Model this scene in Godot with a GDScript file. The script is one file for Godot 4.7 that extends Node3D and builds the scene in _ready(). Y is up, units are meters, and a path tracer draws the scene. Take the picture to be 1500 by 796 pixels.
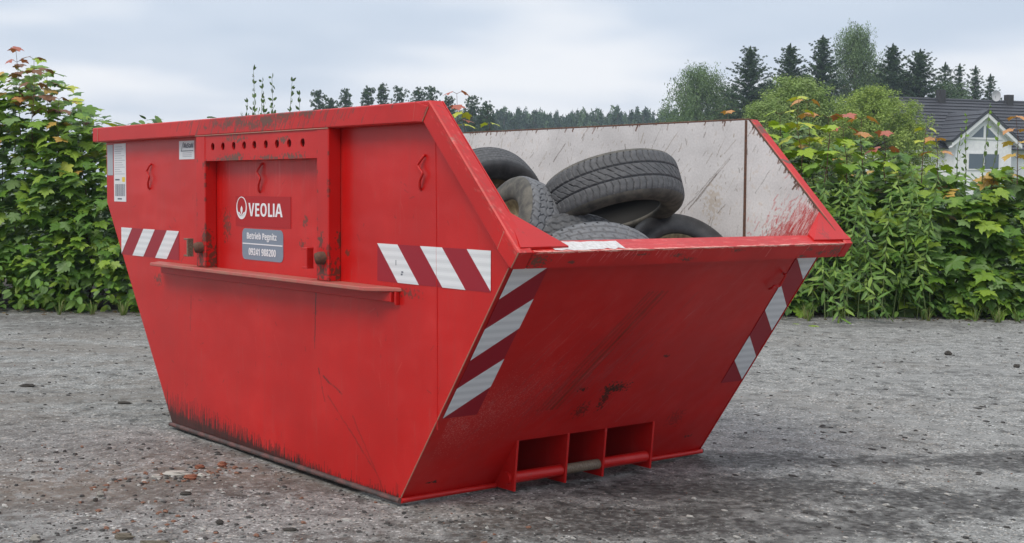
extends Node3D
# A red skip full of old tyres on a weathered yard, a hedge of maple and willowherb behind it, a house, trees and a far wood.

var rng := RandomNumberGenerator.new()
var used := {}
var M := {}
var cam_ground := Vector3(4.3651, 0, 2.926)
var YAW := 0.8972
var rightv: Vector3
var fwdv: Vector3

# ---------------------------------------------------------------- naming
func numbered(called: String) -> String:
	var n: int = used.get(called, 0)
	used[called] = n + 1
	return called if n == 0 else "%s_%03d" % [called, n]

func thing(called: String, label: String, category: String, at := Vector3.ZERO, group := "") -> Node3D:
	var o := Node3D.new()
	o.name = numbered(called)
	add_child(o)
	o.position = at
	tag(o, label, category, group)
	return o

func tag(o, label: String, category: String, group := ""):
	o.set_meta("label", label)
	o.set_meta("category", category)
	if group != "":
		o.set_meta("group", group)

func put(mesh: Mesh, called: String, mat, parent: Node3D, at := Transform3D()) -> MeshInstance3D:
	var o := MeshInstance3D.new()
	o.name = called if parent != self else numbered(called)
	o.mesh = mesh
	if mat != null:
		o.material_override = mat
	o.transform = at
	parent.add_child(o, true)
	return o

func structure(mesh: Mesh, called: String, mat) -> MeshInstance3D:
	var o := put(mesh, called, mat, self)
	o.set_meta("kind", "structure")
	return o

# a point in the yard: s metres to the right, d metres away from where the photographer stood
func F(s: float, d: float, y := 0.0) -> Vector3:
	return cam_ground + rightv * s + fwdv * d + Vector3(0, y, 0)

# ---------------------------------------------------------------- mesh helpers
var uvo := Vector3.ZERO
var uvu := Vector3(1, 0, 0)
var uvv := Vector3(0, -1, 0)

func begin() -> SurfaceTool:
	var st := SurfaceTool.new()
	st.begin(Mesh.PRIMITIVE_TRIANGLES)
	st.set_smooth_group(-1)
	return st

func vert(st: SurfaceTool, p: Vector3):
	st.set_uv(Vector2((p - uvo).dot(uvu), (p - uvo).dot(uvv)))
	st.add_vertex(p)

func tri(st: SurfaceTool, a, b, c):
	vert(st, a); vert(st, b); vert(st, c)

# corners counter-clockwise as seen from outside
func quad(st: SurfaceTool, a, b, c, d):
	tri(st, a, c, b)
	tri(st, a, d, c)

func done(st: SurfaceTool, mesh: ArrayMesh = null) -> ArrayMesh:
	st.generate_normals()
	return st.commit(mesh)

func box(st: SurfaceTool, lo: Vector3, hi: Vector3, bevel := 0.0):
	prism(st, PackedVector2Array([Vector2(lo.x, lo.y), Vector2(hi.x, lo.y), Vector2(hi.x, hi.y), Vector2(lo.x, hi.y)]), lo.z, hi.z, bevel)

func inset(poly: PackedVector2Array, by: float) -> PackedVector2Array:
	var out := PackedVector2Array()
	var n := poly.size()
	for i in n:
		var a := (poly[i] - poly[(i + n - 1) % n]).normalized()
		var b := (poly[(i + 1) % n] - poly[i]).normalized()
		var na := Vector2(-a.y, a.x)
		var nb := Vector2(-b.y, b.x)
		var m := (na + nb).normalized()
		out.append(poly[i] + m * by / maxf(0.35, m.dot(na)))
	return out

# a counter-clockwise outline in x, y between two depths, its edges bevelled; tr places it
func prism(st: SurfaceTool, poly: PackedVector2Array, z0: float, z1: float, bevel := 0.0, tr := Transform3D()):
	var inn := inset(poly, bevel) if bevel > 0.0 else poly
	var n := poly.size()
	var idx := Geometry2D.triangulate_polygon(inn)
	var v := func(p: Vector2, z: float) -> Vector3: return tr * Vector3(p.x, p.y, z)
	for k in range(0, idx.size(), 3):
		var a := inn[idx[k]]
		var b := inn[idx[k + 1]]
		var c := inn[idx[k + 2]]
		if (b - a).cross(c - a) < 0.0:
			var t := b; b = c; c = t
		tri(st, v.call(a, z1), v.call(c, z1), v.call(b, z1))
		tri(st, v.call(a, z0), v.call(b, z0), v.call(c, z0))
	for i in n:
		var j := (i + 1) % n
		quad(st, v.call(poly[i], z0 + bevel), v.call(poly[j], z0 + bevel), v.call(poly[j], z1 - bevel), v.call(poly[i], z1 - bevel))
		if bevel > 0.0:
			quad(st, v.call(poly[i], z1 - bevel), v.call(poly[j], z1 - bevel), v.call(inn[j], z1), v.call(inn[i], z1))
			quad(st, v.call(inn[i], z0), v.call(inn[j], z0), v.call(poly[j], z0 + bevel), v.call(poly[i], z0 + bevel))

func tube(st: SurfaceTool, path: Array, radii: Array, sides := 8, capped := true):
	st.set_smooth_group(1)
	var rings := []
	var side := Vector3.ZERO
	for i in path.size():
		var t: Vector3 = (path[mini(i + 1, path.size() - 1)] - path[maxi(i - 1, 0)]).normalized()
		if side == Vector3.ZERO:
			side = t.cross(Vector3.UP if absf(t.y) < 0.9 else Vector3.RIGHT).normalized()
		side = (side - t * side.dot(t)).normalized()
		var up := t.cross(side)
		var ring := []
		var r: float = radii[mini(i, radii.size() - 1)]
		for k in sides:
			var a := TAU * k / sides
			ring.append(path[i] + (side * cos(a) + up * sin(a)) * r)
		rings.append(ring)
	for i in path.size() - 1:
		for k in sides:
			var l := (k + 1) % sides
			quad(st, rings[i][k], rings[i][l], rings[i + 1][l], rings[i + 1][k])
	st.set_smooth_group(-1)
	if capped:
		for k in range(1, sides - 1):
			tri(st, rings[0][0], rings[0][k], rings[0][k + 1])
			var e: Array = rings[-1]
			tri(st, e[0], e[k + 1], e[k])

# a lumpy stone about one unit across
func stone_mesh(sd: int, flat := 0.6, jag := 0.25) -> ArrayMesh:
	var r := RandomNumberGenerator.new()
	r.seed = sd
	var st := begin()
	var rows := []
	for i in 5:
		var th := PI * i / 4.0
		var row := []
		for k in 7:
			var a := TAU * (k + (0.5 if i % 2 else 0.0)) / 7.0
			var q := 0.5 * (1.0 + r.randf_range(-jag, jag))
			row.append(Vector3(sin(th) * cos(a), -cos(th) * flat, sin(th) * sin(a)) * q)
		if i == 0 or i == 4:
			for k in 7: row[k] = row[0]
		rows.append(row)
	for i in 4:
		for k in 7:
			var l := (k + 1) % 7
			tri(st, rows[i][k], rows[i + 1][k], rows[i + 1][l])
			tri(st, rows[i][k], rows[i + 1][l], rows[i][l])
	return done(st)

# ---------------------------------------------------------------- textures
func noise_bytes(w: int, h: int, sd: int, freq: float, type := FastNoiseLite.TYPE_SIMPLEX_SMOOTH, oct := 4, sx := 1, sy := 1, seamless := false) -> PackedByteArray:
	var n := FastNoiseLite.new()
	n.seed = sd
	n.noise_type = type
	n.frequency = freq
	n.fractal_octaves = oct
	if type == FastNoiseLite.TYPE_CELLULAR:
		n.cellular_return_type = FastNoiseLite.RETURN_CELL_VALUE
		n.fractal_type = FastNoiseLite.FRACTAL_NONE
	var im: Image = n.get_seamless_image(w / sx, h / sy) if seamless else n.get_image(w / sx, h / sy)
	im.convert(Image.FORMAT_L8)
	if sx > 1 or sy > 1:
		im.resize(w, h, Image.INTERPOLATE_CUBIC)
	return im.get_data()

func tex(im: Image) -> ImageTexture:
	return ImageTexture.create_from_image(im)

func mixpx(im: Image, x: int, y: int, c: Color, a: float):
	if x < 0 or y < 0 or x >= im.get_width() or y >= im.get_height() or a <= 0.0:
		return
	im.set_pixel(x, y, im.get_pixel(x, y).lerp(c, minf(a, 1.0)))

# a scratch or smear: a wavering line with broken strength
func scratch(im: Image, r: RandomNumberGenerator, a: Vector2, b: Vector2, c: Color, strength: float, width := 1.0, waver := 1.0):
	var n := int(a.distance_to(b)) + 1
	var off := 0.0
	var gap := 1.0
	var across := (b - a).orthogonal().normalized()
	for i in n:
		off += r.randf_range(-0.35, 0.35) * waver
		off *= 0.97
		if r.randf() < 0.08:
			gap = r.randf_range(0.25, 1.0)
		var p := a.lerp(b, float(i) / n) + across * off
		var hw := width * (0.6 + 0.4 * gap)
		for k in range(-ceili(hw), ceili(hw) + 1):
			var q := p + across * k
			mixpx(im, int(q.x), int(q.y), c, strength * gap * clampf(hw + 0.5 - absf(k), 0.0, 1.0))

# a ragged patch of rust, mud or bare metal
func patch(im: Image, r: RandomNumberGenerator, at: Vector2, size: Vector2, c: Color, strength: float):
	var n := FastNoiseLite.new()
	n.seed = r.randi() % 10000
	n.frequency = 0.11
	n.fractal_octaves = 4
	for y in range(int(at.y - size.y), int(at.y + size.y) + 1):
		for x in range(int(at.x - size.x), int(at.x + size.x) + 1):
			var d := Vector2((x - at.x) / size.x, (y - at.y) / size.y).length()
			var v := 1.0 - d + n.get_noise_2d(x, y) * 1.3
			if v > 0.35:
				mixpx(im, x, y, c, strength * clampf((v - 0.35) * 4.0, 0.0, 1.0))

# worn red lacquer: faded and greasy clouds, fine run-off streaks, stone chips, specks of rust
func red_image(w: int, h: int, sd: int, base: Color, grime: float, chips: float) -> Image:
	var cloud := noise_bytes(w, h, sd, 0.004)
	var blot := noise_bytes(w, h, sd + 1, 0.02)
	var run := noise_bytes(w, h, sd + 2, 0.05, FastNoiseLite.TYPE_SIMPLEX_SMOOTH, 4, 1, 32)
	var fine := noise_bytes(w, h, sd + 3, 0.35, FastNoiseLite.TYPE_SIMPLEX_SMOOTH, 2)
	var chip := noise_bytes(w, h, sd + 4, 0.09, FastNoiseLite.TYPE_SIMPLEX_SMOOTH, 5)
	var out := PackedByteArray()
	out.resize(w * h * 3)
	var br := base.r * 255.0
	var bg := base.g * 255.0
	var bb := base.b * 255.0
	for i in w * h:
		var c := cloud[i] / 255.0
		var f := fine[i] / 255.0 - 0.5
		var k := 0.93 + 0.10 * c + 0.05 * f
		var chalk := clampf((blot[i] - 128) / 200.0 + (c - 0.5) * 0.8, 0.0, 1.0) * 0.32
		var s := clampf((run[i] - 150) / 160.0, 0.0, 1.0) * (0.35 + 0.65 * c)
		var r_ := br * k + chalk * 14.0
		var g_ := bg * k + chalk * 56.0
		var b_ := bb * k + chalk * 50.0
		var q := s * grime
		r_ += (160.0 - r_) * q; g_ += (80.0 - g_) * q; b_ += (72.0 - b_) * q
		if chip[i] > 255 - int(chips * 60.0 * (0.4 + c)):
			r_ = 92.0; g_ = 58.0; b_ = 48.0
		out[i * 3] = int(clampf(r_, 0, 255))
		out[i * 3 + 1] = int(clampf(g_, 0, 255))
		out[i * 3 + 2] = int(clampf(b_, 0, 255))
	return Image.create_from_data(w, h, false, Image.FORMAT_RGB8, out)

func plain(c: Color, rough := 0.8, metal := 0.0) -> StandardMaterial3D:
	var m := StandardMaterial3D.new()
	m.albedo_color = c.linear_to_srgb()
	m.roughness = rough
	m.metallic = metal
	return m

# a material with its own speckle in the thing's own axes
func speckled(called: String, a: Color, b: Color, sd: int, freq: float, scale: float, rough := 0.8, bump := 0.0, lean := 0.0) -> StandardMaterial3D:
	var w := 256
	var n1 := noise_bytes(w, w, sd, freq, FastNoiseLite.TYPE_SIMPLEX_SMOOTH, 5, 1, 1, true)
	var n2 := noise_bytes(w, w, sd + 7, freq * 6.0, FastNoiseLite.TYPE_SIMPLEX_SMOOTH, 2, 1, 1, true)
	var out := PackedByteArray()
	out.resize(w * w * 3)
	var sa := a.linear_to_srgb()
	var sb := b.linear_to_srgb()
	for i in w * w:
		var c := sa.lerp(sb, clampf((n1[i] / 255.0 - 0.5) * 1.7 + 0.5 + lean + (n2[i] / 255.0 - 0.5) * 0.5, 0.0, 1.0))
		out[i * 3] = int(c.r * 255); out[i * 3 + 1] = int(c.g * 255); out[i * 3 + 2] = int(c.b * 255)
	var m := StandardMaterial3D.new()
	m.resource_name = called
	var t := tex(Image.create_from_data(w, w, false, Image.FORMAT_RGB8, out))
	m.albedo_texture = t
	m.uv1_triplanar = true
	m.uv1_scale = Vector3.ONE * scale
	m.roughness = rough
	if bump > 0.0:
		m.heightmap_enabled = true
		m.heightmap_texture = t
		m.heightmap_scale = bump
	return m

func leaf_material(called: String, through := 0.5) -> StandardMaterial3D:
	var m := StandardMaterial3D.new()
	m.resource_name = called
	m.vertex_color_use_as_albedo = true
	m.roughness = 0.48
	m.backlight_enabled = true
	m.backlight = Color(through, through, through * 0.55)
	m.cull_mode = BaseMaterial3D.CULL_DISABLED
	return m

# ================================================================ build
func _ready():
	rng.seed = 20240611
	# ---- camera
	rightv = Vector3(cos(YAW), 0, -sin(YAW))
	fwdv = Vector3(-sin(YAW), 0, -cos(YAW))
	var cam := Camera3D.new()
	cam.name = "camera"
	var pitch := -0.0607
	var roll := 0.0083
	var back := (-fwdv) * cos(pitch) - Vector3.UP * sin(pitch)
	var up := Vector3.UP * cos(pitch) + (-fwdv) * sin(pitch)
	var r2 := rightv * cos(roll) + up * sin(roll)
	var u2 := up * cos(roll) - rightv * sin(roll)
	cam.transform = Transform3D(Basis(r2, u2, back), cam_ground + Vector3(0, 1.2445, 0))
	cam.fov = 23.016
	cam.near = 0.1
	cam.far = 6000.0
	add_child(cam)
	cam.current = true
	# ---- overcast sky
	var env := Environment.new()
	env.background_mode = Environment.BG_SKY
	env.tonemap_mode = Environment.TONE_MAPPER_LINEAR
	env.tonemap_exposure = 1.25
	env.sdfgi_enabled = true
	env.ssao_enabled = true
	env.ssil_enabled = true
	env.fog_enabled = true
	env.fog_density = 0.0006
	env.fog_light_color = Color(0.80, 0.86, 0.93)
	var sky := Sky.new()
	var pano := PanoramaSkyMaterial.new()
	pano.panorama = tex(sky_image())
	sky.sky_material = pano
	env.sky = sky
	env.background_energy_multiplier = 1.0
	var we := WorldEnvironment.new()
	we.name = "environment"
	we.environment = env
	add_child(we)
	# ---- the veiled sun
	var sun := DirectionalLight3D.new()
	sun.name = "sun"
	sun.light_energy = 0.5
	sun.light_angular_distance = 25.0
	sun.light_color = Color(1.0, 0.97, 0.92)
	sun.shadow_enabled = true
	add_child(sun)
	sun.look_at_from_position(Vector3(0.6, 2.0, 1.5), Vector3.ZERO)
	materials()
	ground()
	skip()
	tyres()
	hedge()
	house()
	trees()
	debris()

func sky_image() -> Image:
	var w := 1536
	var h := 768
	var n := FastNoiseLite.new()
	n.seed = 5
	n.frequency = 0.32
	n.fractal_octaves = 5
	var n2 := FastNoiseLite.new()
	n2.seed = 9
	n2.frequency = 0.8
	n2.fractal_octaves = 4
	var data := PackedFloat32Array()
	data.resize(w * h * 3)
	for y in h:
		var el := PI * (0.5 - (y + 0.5) / h)
		var se := sin(el)
		var ce := cos(el)
		for x in w:
			var k := (y * w + x) * 3
			var t := clampf(se, 0.0, 1.0)
			var c := Vector3(0.74, 0.76, 0.80).lerp(Vector3(0.54, 0.61, 0.71), smoothstep(0.0, 0.16, t)).lerp(Vector3(1.02, 1.07, 1.14), smoothstep(0.16, 0.9, t))
			if el > -0.01:
				var az := TAU * (x + 0.5) / w
				var q := 1.0 / (t + 0.055)
				var px := cos(az) * ce * q
				var pz := sin(az) * ce * q
				var v := n.get_noise_3d(px, t * 3.0, pz)
				var v2 := n2.get_noise_3d(px + 20.0, t * 6.0, pz)
				var m := clampf(0.5 + v * 1.1 + v2 * 0.5, 0.0, 1.0)
				var fade := smoothstep(0.0, 0.03, t)
				c = c.lerp(Vector3(0.44, 0.52, 0.63), clampf(0.55 - m, 0.0, 1.0) * 1.1 * fade)
				c = c.lerp(Vector3(0.80, 0.81, 0.83), clampf(m - 0.42, 0.0, 1.0) * 1.3 * fade)
			data[k] = c.x; data[k + 1] = c.y; data[k + 2] = c.z
	return Image.create_from_data(w, h, false, Image.FORMAT_RGBF, data.to_byte_array())

func materials():
	var r := RandomNumberGenerator.new()
	r.seed = 77
	var RED := Color(0.745, 0.075, 0.066)
	var BROWN := Color(0.36, 0.25, 0.20)
	# near side: 4.2 x 1.7 m, pixel = 2.73 mm
	var w := 1536
	var h := 640
	var im := red_image(w, h, 11, RED, 0.42, 0.14)
	var P := func(x: float, y: float) -> Vector2: return Vector2((x + 3.1) / 4.2 * w, (1.65 - y) / 1.75 * h)
	for i in 190:   # thin runs
		var x := r.randf_range(-2.9, 0.6)
		var y := r.randf_range(0.2, 1.45)
		scratch(im, r, P.call(x, y), P.call(x + r.randf_range(-0.01, 0.01), y - r.randf_range(0.05, 0.3)), Color(0.70, 0.36, 0.33), r.randf_range(0.10, 0.42), r.randf_range(0.6, 1.6), 0.4)
	for i in 26:   # run-off below the plate with holes
		var x := r.randf_range(-1.58, -0.56)
		scratch(im, r, P.call(x, 1.372), P.call(x, 1.372 - r.randf_range(0.06, 0.26)), Color(0.86, 0.42, 0.42), r.randf_range(0.1, 0.35), r.randf_range(1.0, 3.0), 0.3)
	for i in 70:   # knocks
		var x := r.randf_range(-2.6, 0.5)
		var y := r.randf_range(0.1, 1.3)
		scratch(im, r, P.call(x, y), P.call(x + r.randf_range(-0.04, 0.04), y + r.randf_range(-0.03, 0.03)), Color(0.42, 0.16, 0.15), r.randf_range(0.3, 0.8), 0.7, 1.0)
	for q in [[-0.66, 0.80, -0.67, 0.55, 0.8], [-0.64, 0.47, -0.58, 0.33, 0.7], [-0.60, 0.44, -0.44, 0.38, 0.7], [-0.56, 0.36, -0.17, 0.09, 0.3], [-0.36, 0.30, -0.12, 0.02, 0.25], [-1.9, 0.70, -1.91, 0.52, 0.4]]:
		scratch(im, r, P.call(q[0], q[1]), P.call(q[2], q[3]), Color(0.30, 0.15, 0.13), minf(q[4] * 1.2, 0.95), 1.6, 1.2)
	for i in 46:   # long light scrapes
		var a := Vector2(r.randf_range(-2.5, 0.4), r.randf_range(0.12, 1.3))
		var l := r.randf_range(0.04, 0.22)
		scratch(im, r, P.call(a.x, a.y), P.call(a.x + l * r.randf_range(-0.6, 0.9), a.y - l * r.randf_range(0.1, 1.0)), Color(0.78, 0.42, 0.38), r.randf_range(0.2, 0.55), r.randf_range(0.3, 0.9), 1.0)
	for i in 30:
		var a := r.randf_range(-0.05, 0.4)
		scratch(im, r, P.call(a, r.randf_range(0.2, 0.8)), P.call(a + 0.02, r.randf_range(0.1, 0.7)), Color(0.72, 0.30, 0.28), 0.12, 1.2, 1.4)
	for q in [[-1.5, 1.07, 0.05, 0.09], [-0.75, 1.1, 0.03, 0.03], [-0.78, 1.0, 0.03, 0.025], [-0.4, 0.98, 0.03, 0.02], [-2.3, 0.76, 0.05, 0.04], [-0.9, 0.83, 0.3, 0.02], [-1.8, 0.82, 0.3, 0.02], [0.05, 0.84, 0.1, 0.02]]:
		patch(im, r, P.call(q[0], q[1]), Vector2(q[2] / 4.2 * w, q[3] / 1.75 * h), BROWN, 0.75)
	for i in w:    # splashed mud that clings along the bottom edge, thick at the far end, ragged upwards
		var x := -3.1 + 4.2 * i / w
		if x < -2.25 or x > 0.05:
			continue
		var u := (x + 2.15) / 2.15
		var tall := maxf(0.0, 1.0 - u * 1.25)
		var top := 0.010 + 0.065 * tall + (0.03 + 0.09 * tall) * pow(r.randf(), 1.5) + (0.05 * r.randf() if r.randf() < 0.10 else 0.0)
		var y0: int = int(P.call(x, 0.0).y)
		var n := int(top / 1.75 * h)
		var dark := r.randf_range(0.75, 1.0)
		for k in n:
			mixpx(im, i, y0 - k, Color(0.13, 0.10, 0.085).lerp(Color(0.24, 0.13, 0.11), r.randf() * 0.8), dark * (1.0 if k < n * 0.75 else r.randf_range(0.5, 1.0)))
	M.red_side = gloss(im, 0.36, 0.35)
	# the same projection for rim, posts and plate, with mud rubbed on by the lifting chains
	im = red_image(w, h, 21, RED, 0.30, 0.40)
	for i in 220:
		var x := r.randfn(-1.05, 0.42)
		var l := r.randf_range(0.02, 0.10)
		var y := r.randf_range(1.49, 1.575)
		scratch(im, r, P.call(x, y), P.call(x + l * 0.7, y + l), BROWN.lerp(Color(0.45, 0.27, 0.24), r.randf()), r.randf_range(0.3, 0.9), r.randf_range(0.5, 1.8), 1.2)
	for i in 16:
		patch(im, r, P.call(r.randfn(-1.15, 0.35), r.randf_range(1.53, 1.57)), Vector2(r.randf_range(10, 40), r.randf_range(5, 12)), Color(0.37, 0.26, 0.21), 0.75)
	for q in [[-1.36, 1.383, 0.17, 0.022], [-1.28, 1.39, 0.07, 0.03], [-0.95, 1.383, 0.2, 0.014], [-0.75, 1.383, 0.13, 0.022], [-1.3, 1.475, 0.13, 0.02], [-0.84, 1.46, 0.06, 0.02]]:
		patch(im, r, P.call(q[0], q[1]), Vector2(q[2] / 4.2 * w, q[3] / 1.75 * h), Color(0.38, 0.28, 0.23), 0.9)
	for i in 84:   # rust along the edges of the posts
		var x: float = [-1.70, -1.606, -0.546, -0.452][i % 4] + r.randfn(0.0, 0.006)
		patch(im, r, P.call(x, 0.86 + 0.55 * pow(r.randf(), 1.6)), Vector2(r.randf_range(2, 4), r.randf_range(3, 10)), Color(0.33, 0.21, 0.17), 0.6)
	for q in [[-1.65, 0.90, 0.05, 0.08], [-1.62, 1.0, 0.03, 0.06], [-0.50, 0.90, 0.05, 0.06], [-0.51, 1.03, 0.03, 0.04]]:
		patch(im, r, P.call(q[0], q[1]), Vector2(q[2] / 4.2 * w, q[3] / 1.75 * h), Color(0.29, 0.24, 0.19), 0.8)
	for i in 160:   # chips down the sloping rim
		var f := r.randf()
		var a := Vector2(0.29, 1.545).lerp(Vector2(0.80, 1.03), f) + Vector2(r.randfn(0, 0.01), r.randfn(0, 0.01))
		scratch(im, r, P.call(a.x, a.y), P.call(a.x + 0.012, a.y - 0.012), [Color(0.55, 0.30, 0.26), Color(0.85, 0.5, 0.48), Color(0.62, 0.36, 0.3)][i % 3], r.randf_range(0.2, 0.6), r.randf_range(0.3, 0.9), 0.5)
	M.red_rim = gloss(im, 0.42)
	# low end wall: 1.72 x 1.2 m, u runs away from the camera
	w = 896
	h = 640
	im = red_image(w, h, 31, RED, 0.25, 0.14)
	P = func(z: float, y: float) -> Vector2: return Vector2((0.02 - z) / 1.78 * w, (1.08 - y) / 1.1 * h)
	for i in 4200:   # stone chips thrown up at the lower left
		var a := absf(r.randfn(0.0, 0.25)) + 0.06
		var b := 0.32 + r.randfn(0.0, 0.07) + a * 0.25
		var p: Vector2 = P.call(-a, b)
		for k in r.randi_range(1, 3):
			mixpx(im, int(p.x) + k % 2, int(p.y) + k / 2, Color(0.80, 0.56, 0.54), r.randf_range(0.25, 0.7))
	for i in 420:   # dusty rubbing across the middle
		var z := r.randfn(-0.62, 0.22)
		var y := 0.36 + (-z - 0.3) * 0.30 + r.randfn(0.0, 0.09)
		var l := r.randf_range(0.02, 0.09)
		scratch(im, r, P.call(z, y), P.call(z - l * 0.6, y + l), Color(0.60, 0.29, 0.31), r.randf_range(0.08, 0.32), r.randf_range(1.0, 3.0), 1.5)
	for i in 90:   # scrapes from tipping, all leaning one way
		var z := r.randf_range(-1.35, -0.25)
		var y := r.randf_range(0.2, 0.8)
		var l := r.randf_range(0.03, 0.22)
		scratch(im, r, P.call(z, y), P.call(z - l * 0.75, y + l), Color(0.74, 0.46, 0.45), r.randf_range(0.15, 0.55), r.randf_range(0.5, 1.3), 1.3)
	for i in 14:
		var z := r.randf_range(-0.62, -0.5)
		scratch(im, r, P.call(z, 0.35), P.call(z - 0.28, 0.85), Color(0.36, 0.18, 0.09), 0.22, 3.0, 1.0)
	for q in [[-0.90, 0.42, 0.09, 0.028, 0.9], [-0.86, 0.38, 0.035, 0.075, 0.7], [-0.76, 0.33, 0.05, 0.04, 0.5], [-0.70, 0.43, 0.03, 0.012, 0.8], [-1.1, 0.55, 0.02, 0.01, 0.7], [-0.13, 0.075, 0.035, 0.008, 0.9], [-1.57, 0.11, 0.04, 0.008, 0.8], [-1.4, 0.22, 0.06, 0.05, 0.25]]:
		patch(im, r, P.call(q[0], q[1]), Vector2(q[2] / 1.78 * w, q[3] / 1.1 * h), Color(0.17, 0.13, 0.09), q[4])
	M.red_end = gloss(im, 0.32, 0.35)
	# everything else in red: rim, posts, shelf, plates; own axes
	im = red_image(512, 512, 51, RED, 0.25, 0.40)
	for i in 80:
		var a := Vector2(r.randf() * 512, r.randf() * 512)
		scratch(im, r, a, a + Vector2(r.randf_range(-30, 30), r.randf_range(-30, 30)), [BROWN, Color(0.75, 0.40, 0.38), Color(0.5, 0.24, 0.21)][i % 3], r.randf_range(0.3, 0.8), r.randf_range(0.5, 1.5), 1.0)
	for i in 10:
		patch(im, r, Vector2(r.randf() * 512, r.randf() * 512), Vector2(r.randf_range(8, 26), r.randf_range(5, 12)), BROWN, 0.6)
	M.red = gloss(im, 0.40)
	M.red.uv1_triplanar = true
	M.red.uv1_scale = Vector3.ONE * 0.9
	# the scuffed grey-white paint inside
	w = 1536
	h = 640
	var cloud := noise_bytes(w, h, 61, 0.006)
	var fine := noise_bytes(w, h, 62, 0.2)
	var spots := noise_bytes(w, h, 63, 0.05, FastNoiseLite.TYPE_SIMPLEX_SMOOTH, 5)
	var d := PackedByteArray()
	d.resize(w * h * 3)
	for i in w * h:
		var k := 204.0 + (cloud[i] - 128) * 0.12 + (fine[i] - 128) * 0.08
		var tan_ := clampf((spots[i] - 172) / 60.0, 0.0, 1.0) * clampf((cloud[i] - 100) / 100.0, 0.0, 1.0) * 0.5
		d[i * 3] = int(k - tan_ * 20.0); d[i * 3 + 1] = int(k - 4.0 - tan_ * 40.0); d[i * 3 + 2] = int(k - 4.0 - tan_ * 62.0)
	im = Image.create_from_data(w, h, false, Image.FORMAT_RGB8, d)
	P = func(x: float, y: float) -> Vector2: return Vector2((x + 3.1) / 4.2 * w, (1.65 - y) / 1.75 * h)
	for i in 5200:   # red primer rubbed through in the corner by the low end
		var a := Vector2(0.74 - absf(r.randfn(0.0, 0.13)), 0.98 + absf(r.randfn(0.0, 0.075)))
		scratch(im, r, P.call(a.x, a.y), P.call(a.x + r.randf_range(0.0, 0.035), a.y + r.randf_range(0.0, 0.05)), Color(0.70, 0.20, 0.20), 0.40, 0.8, 0.5)
	for i in 420:
		var a := Vector2(0.74 - absf(r.randfn(0.0, 0.18)), 1.0 + absf(r.randfn(0.0, 0.12)))
		scratch(im, r, P.call(a.x, a.y), P.call(a.x + 0.03, a.y + 0.045), Color(0.86, 0.80, 0.79), 0.5, 0.6, 0.5)
	for i in 520:   # scratches
		var x := r.randf_range(-2.0, 0.7)
		var y := r.randf_range(0.9, 1.56)
		var l := r.randf() * r.randf() * r.randf() * 0.13 + 0.010
		var lean := r.randf_range(0.2, 1.2) if r.randf() < 0.75 else r.randf_range(-0.3, 0.3)
		scratch(im, r, P.call(x, y), P.call(x + l * lean, y + l), [Color(0.30, 0.26, 0.23), Color(0.40, 0.33, 0.27), Color(0.48, 0.41, 0.30)][i % 3], r.randf_range(0.2, 0.8), r.randf_range(0.2, 0.65), 0.6)
	for q in [[-0.22, 1.08, 0.18, 1.42], [-0.1, 1.16, 0.16, 1.40], [-0.05, 1.2, 0.08, 1.33], [-1.1, 1.4, -1.0, 1.5]]:
		scratch(im, r, P.call(q[0], q[1]), P.call(q[2], q[3]), Color(0.28, 0.23, 0.20), 0.75, 0.8, 0.7)
	patch(im, r, P.call(0.06, 1.20), Vector2(26, 40), Color(0.66, 0.58, 0.48), 0.35)
	for i in 170:   # rust eating in from the top edges
		var t := r.randf()
		var a := Vector2(r.randf_range(-2.9, 0.27), 1.578) if t < 0.6 else Vector2(0.27, 1.578).lerp(Vector2(0.762, 1.086), r.randf())
		var l := r.randf() * r.randf() * 0.04 + 0.004
		scratch(im, r, P.call(a.x, a.y), P.call(a.x - l * r.randf_range(0.1, 1.0), a.y - l), Color(0.30, 0.17, 0.12), r.randf_range(0.5, 0.95), r.randf_range(0.6, 1.6), 0.6)
	M.inside = gloss(im, 0.6, 0.5)
	M.inside_plain = speckled("inside_plain", Color(0.5, 0.48, 0.47), Color(0.30, 0.25, 0.21), 64, 0.02, 0.8, 0.7)
	M.rust = speckled("rust", Color(0.16, 0.07, 0.04), Color(0.07, 0.04, 0.03), 65, 0.03, 6.0, 0.85, 0.3)
	M.bare = speckled("bare_steel", Color(0.22, 0.17, 0.12), Color(0.11, 0.075, 0.05), 66, 0.04, 8.0, 0.6, 0.3)
	M.skid = speckled("skid_bar", Color(0.045, 0.035, 0.032), Color(0.20, 0.07, 0.06), 67, 0.02, 3.0, 0.6, 0.2, -0.30)
	M.shelf = speckled("worn_shelf", Color(0.46, 0.085, 0.075), Color(0.38, 0.15, 0.11), 68, 0.012, 2.0, 0.5, 0.05)
	M.edge = speckled("worn_edge", Color(0.44, 0.13, 0.10), Color(0.33, 0.22, 0.15), 69, 0.03, 5.0, 0.5)
	M.chalk_paint = speckled("flaking_white", Color(0.66, 0.65, 0.65), Color(0.48, 0.45, 0.44), 70, 0.03, 6.0, 0.6)
	# reflective sheet
	M.sheet_white = banded(Color(0.62, 0.63, 0.65), Color(0.74, 0.75, 0.77))
	M.sheet_red = plain(Color(0.29, 0.002, 0.014), 0.4)
	M.sign_red = plain(Color(0.38, 0.0004, 0.003), 0.5)
	M.sign_white = plain(Color(0.78, 0.76, 0.78), 0.35)
	M.sign_grey = plain(Color(0.20, 0.235, 0.30), 0.3)
	M.paper = plain(Color(0.66, 0.66, 0.68), 0.4)
	M.foil = plain(Color(0.35, 0.37, 0.40), 0.3)
	M.ink = plain(Color(0.09, 0.10, 0.13), 0.5)
	M.ink_pale = plain(Color(0.42, 0.43, 0.46), 0.5)
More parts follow.
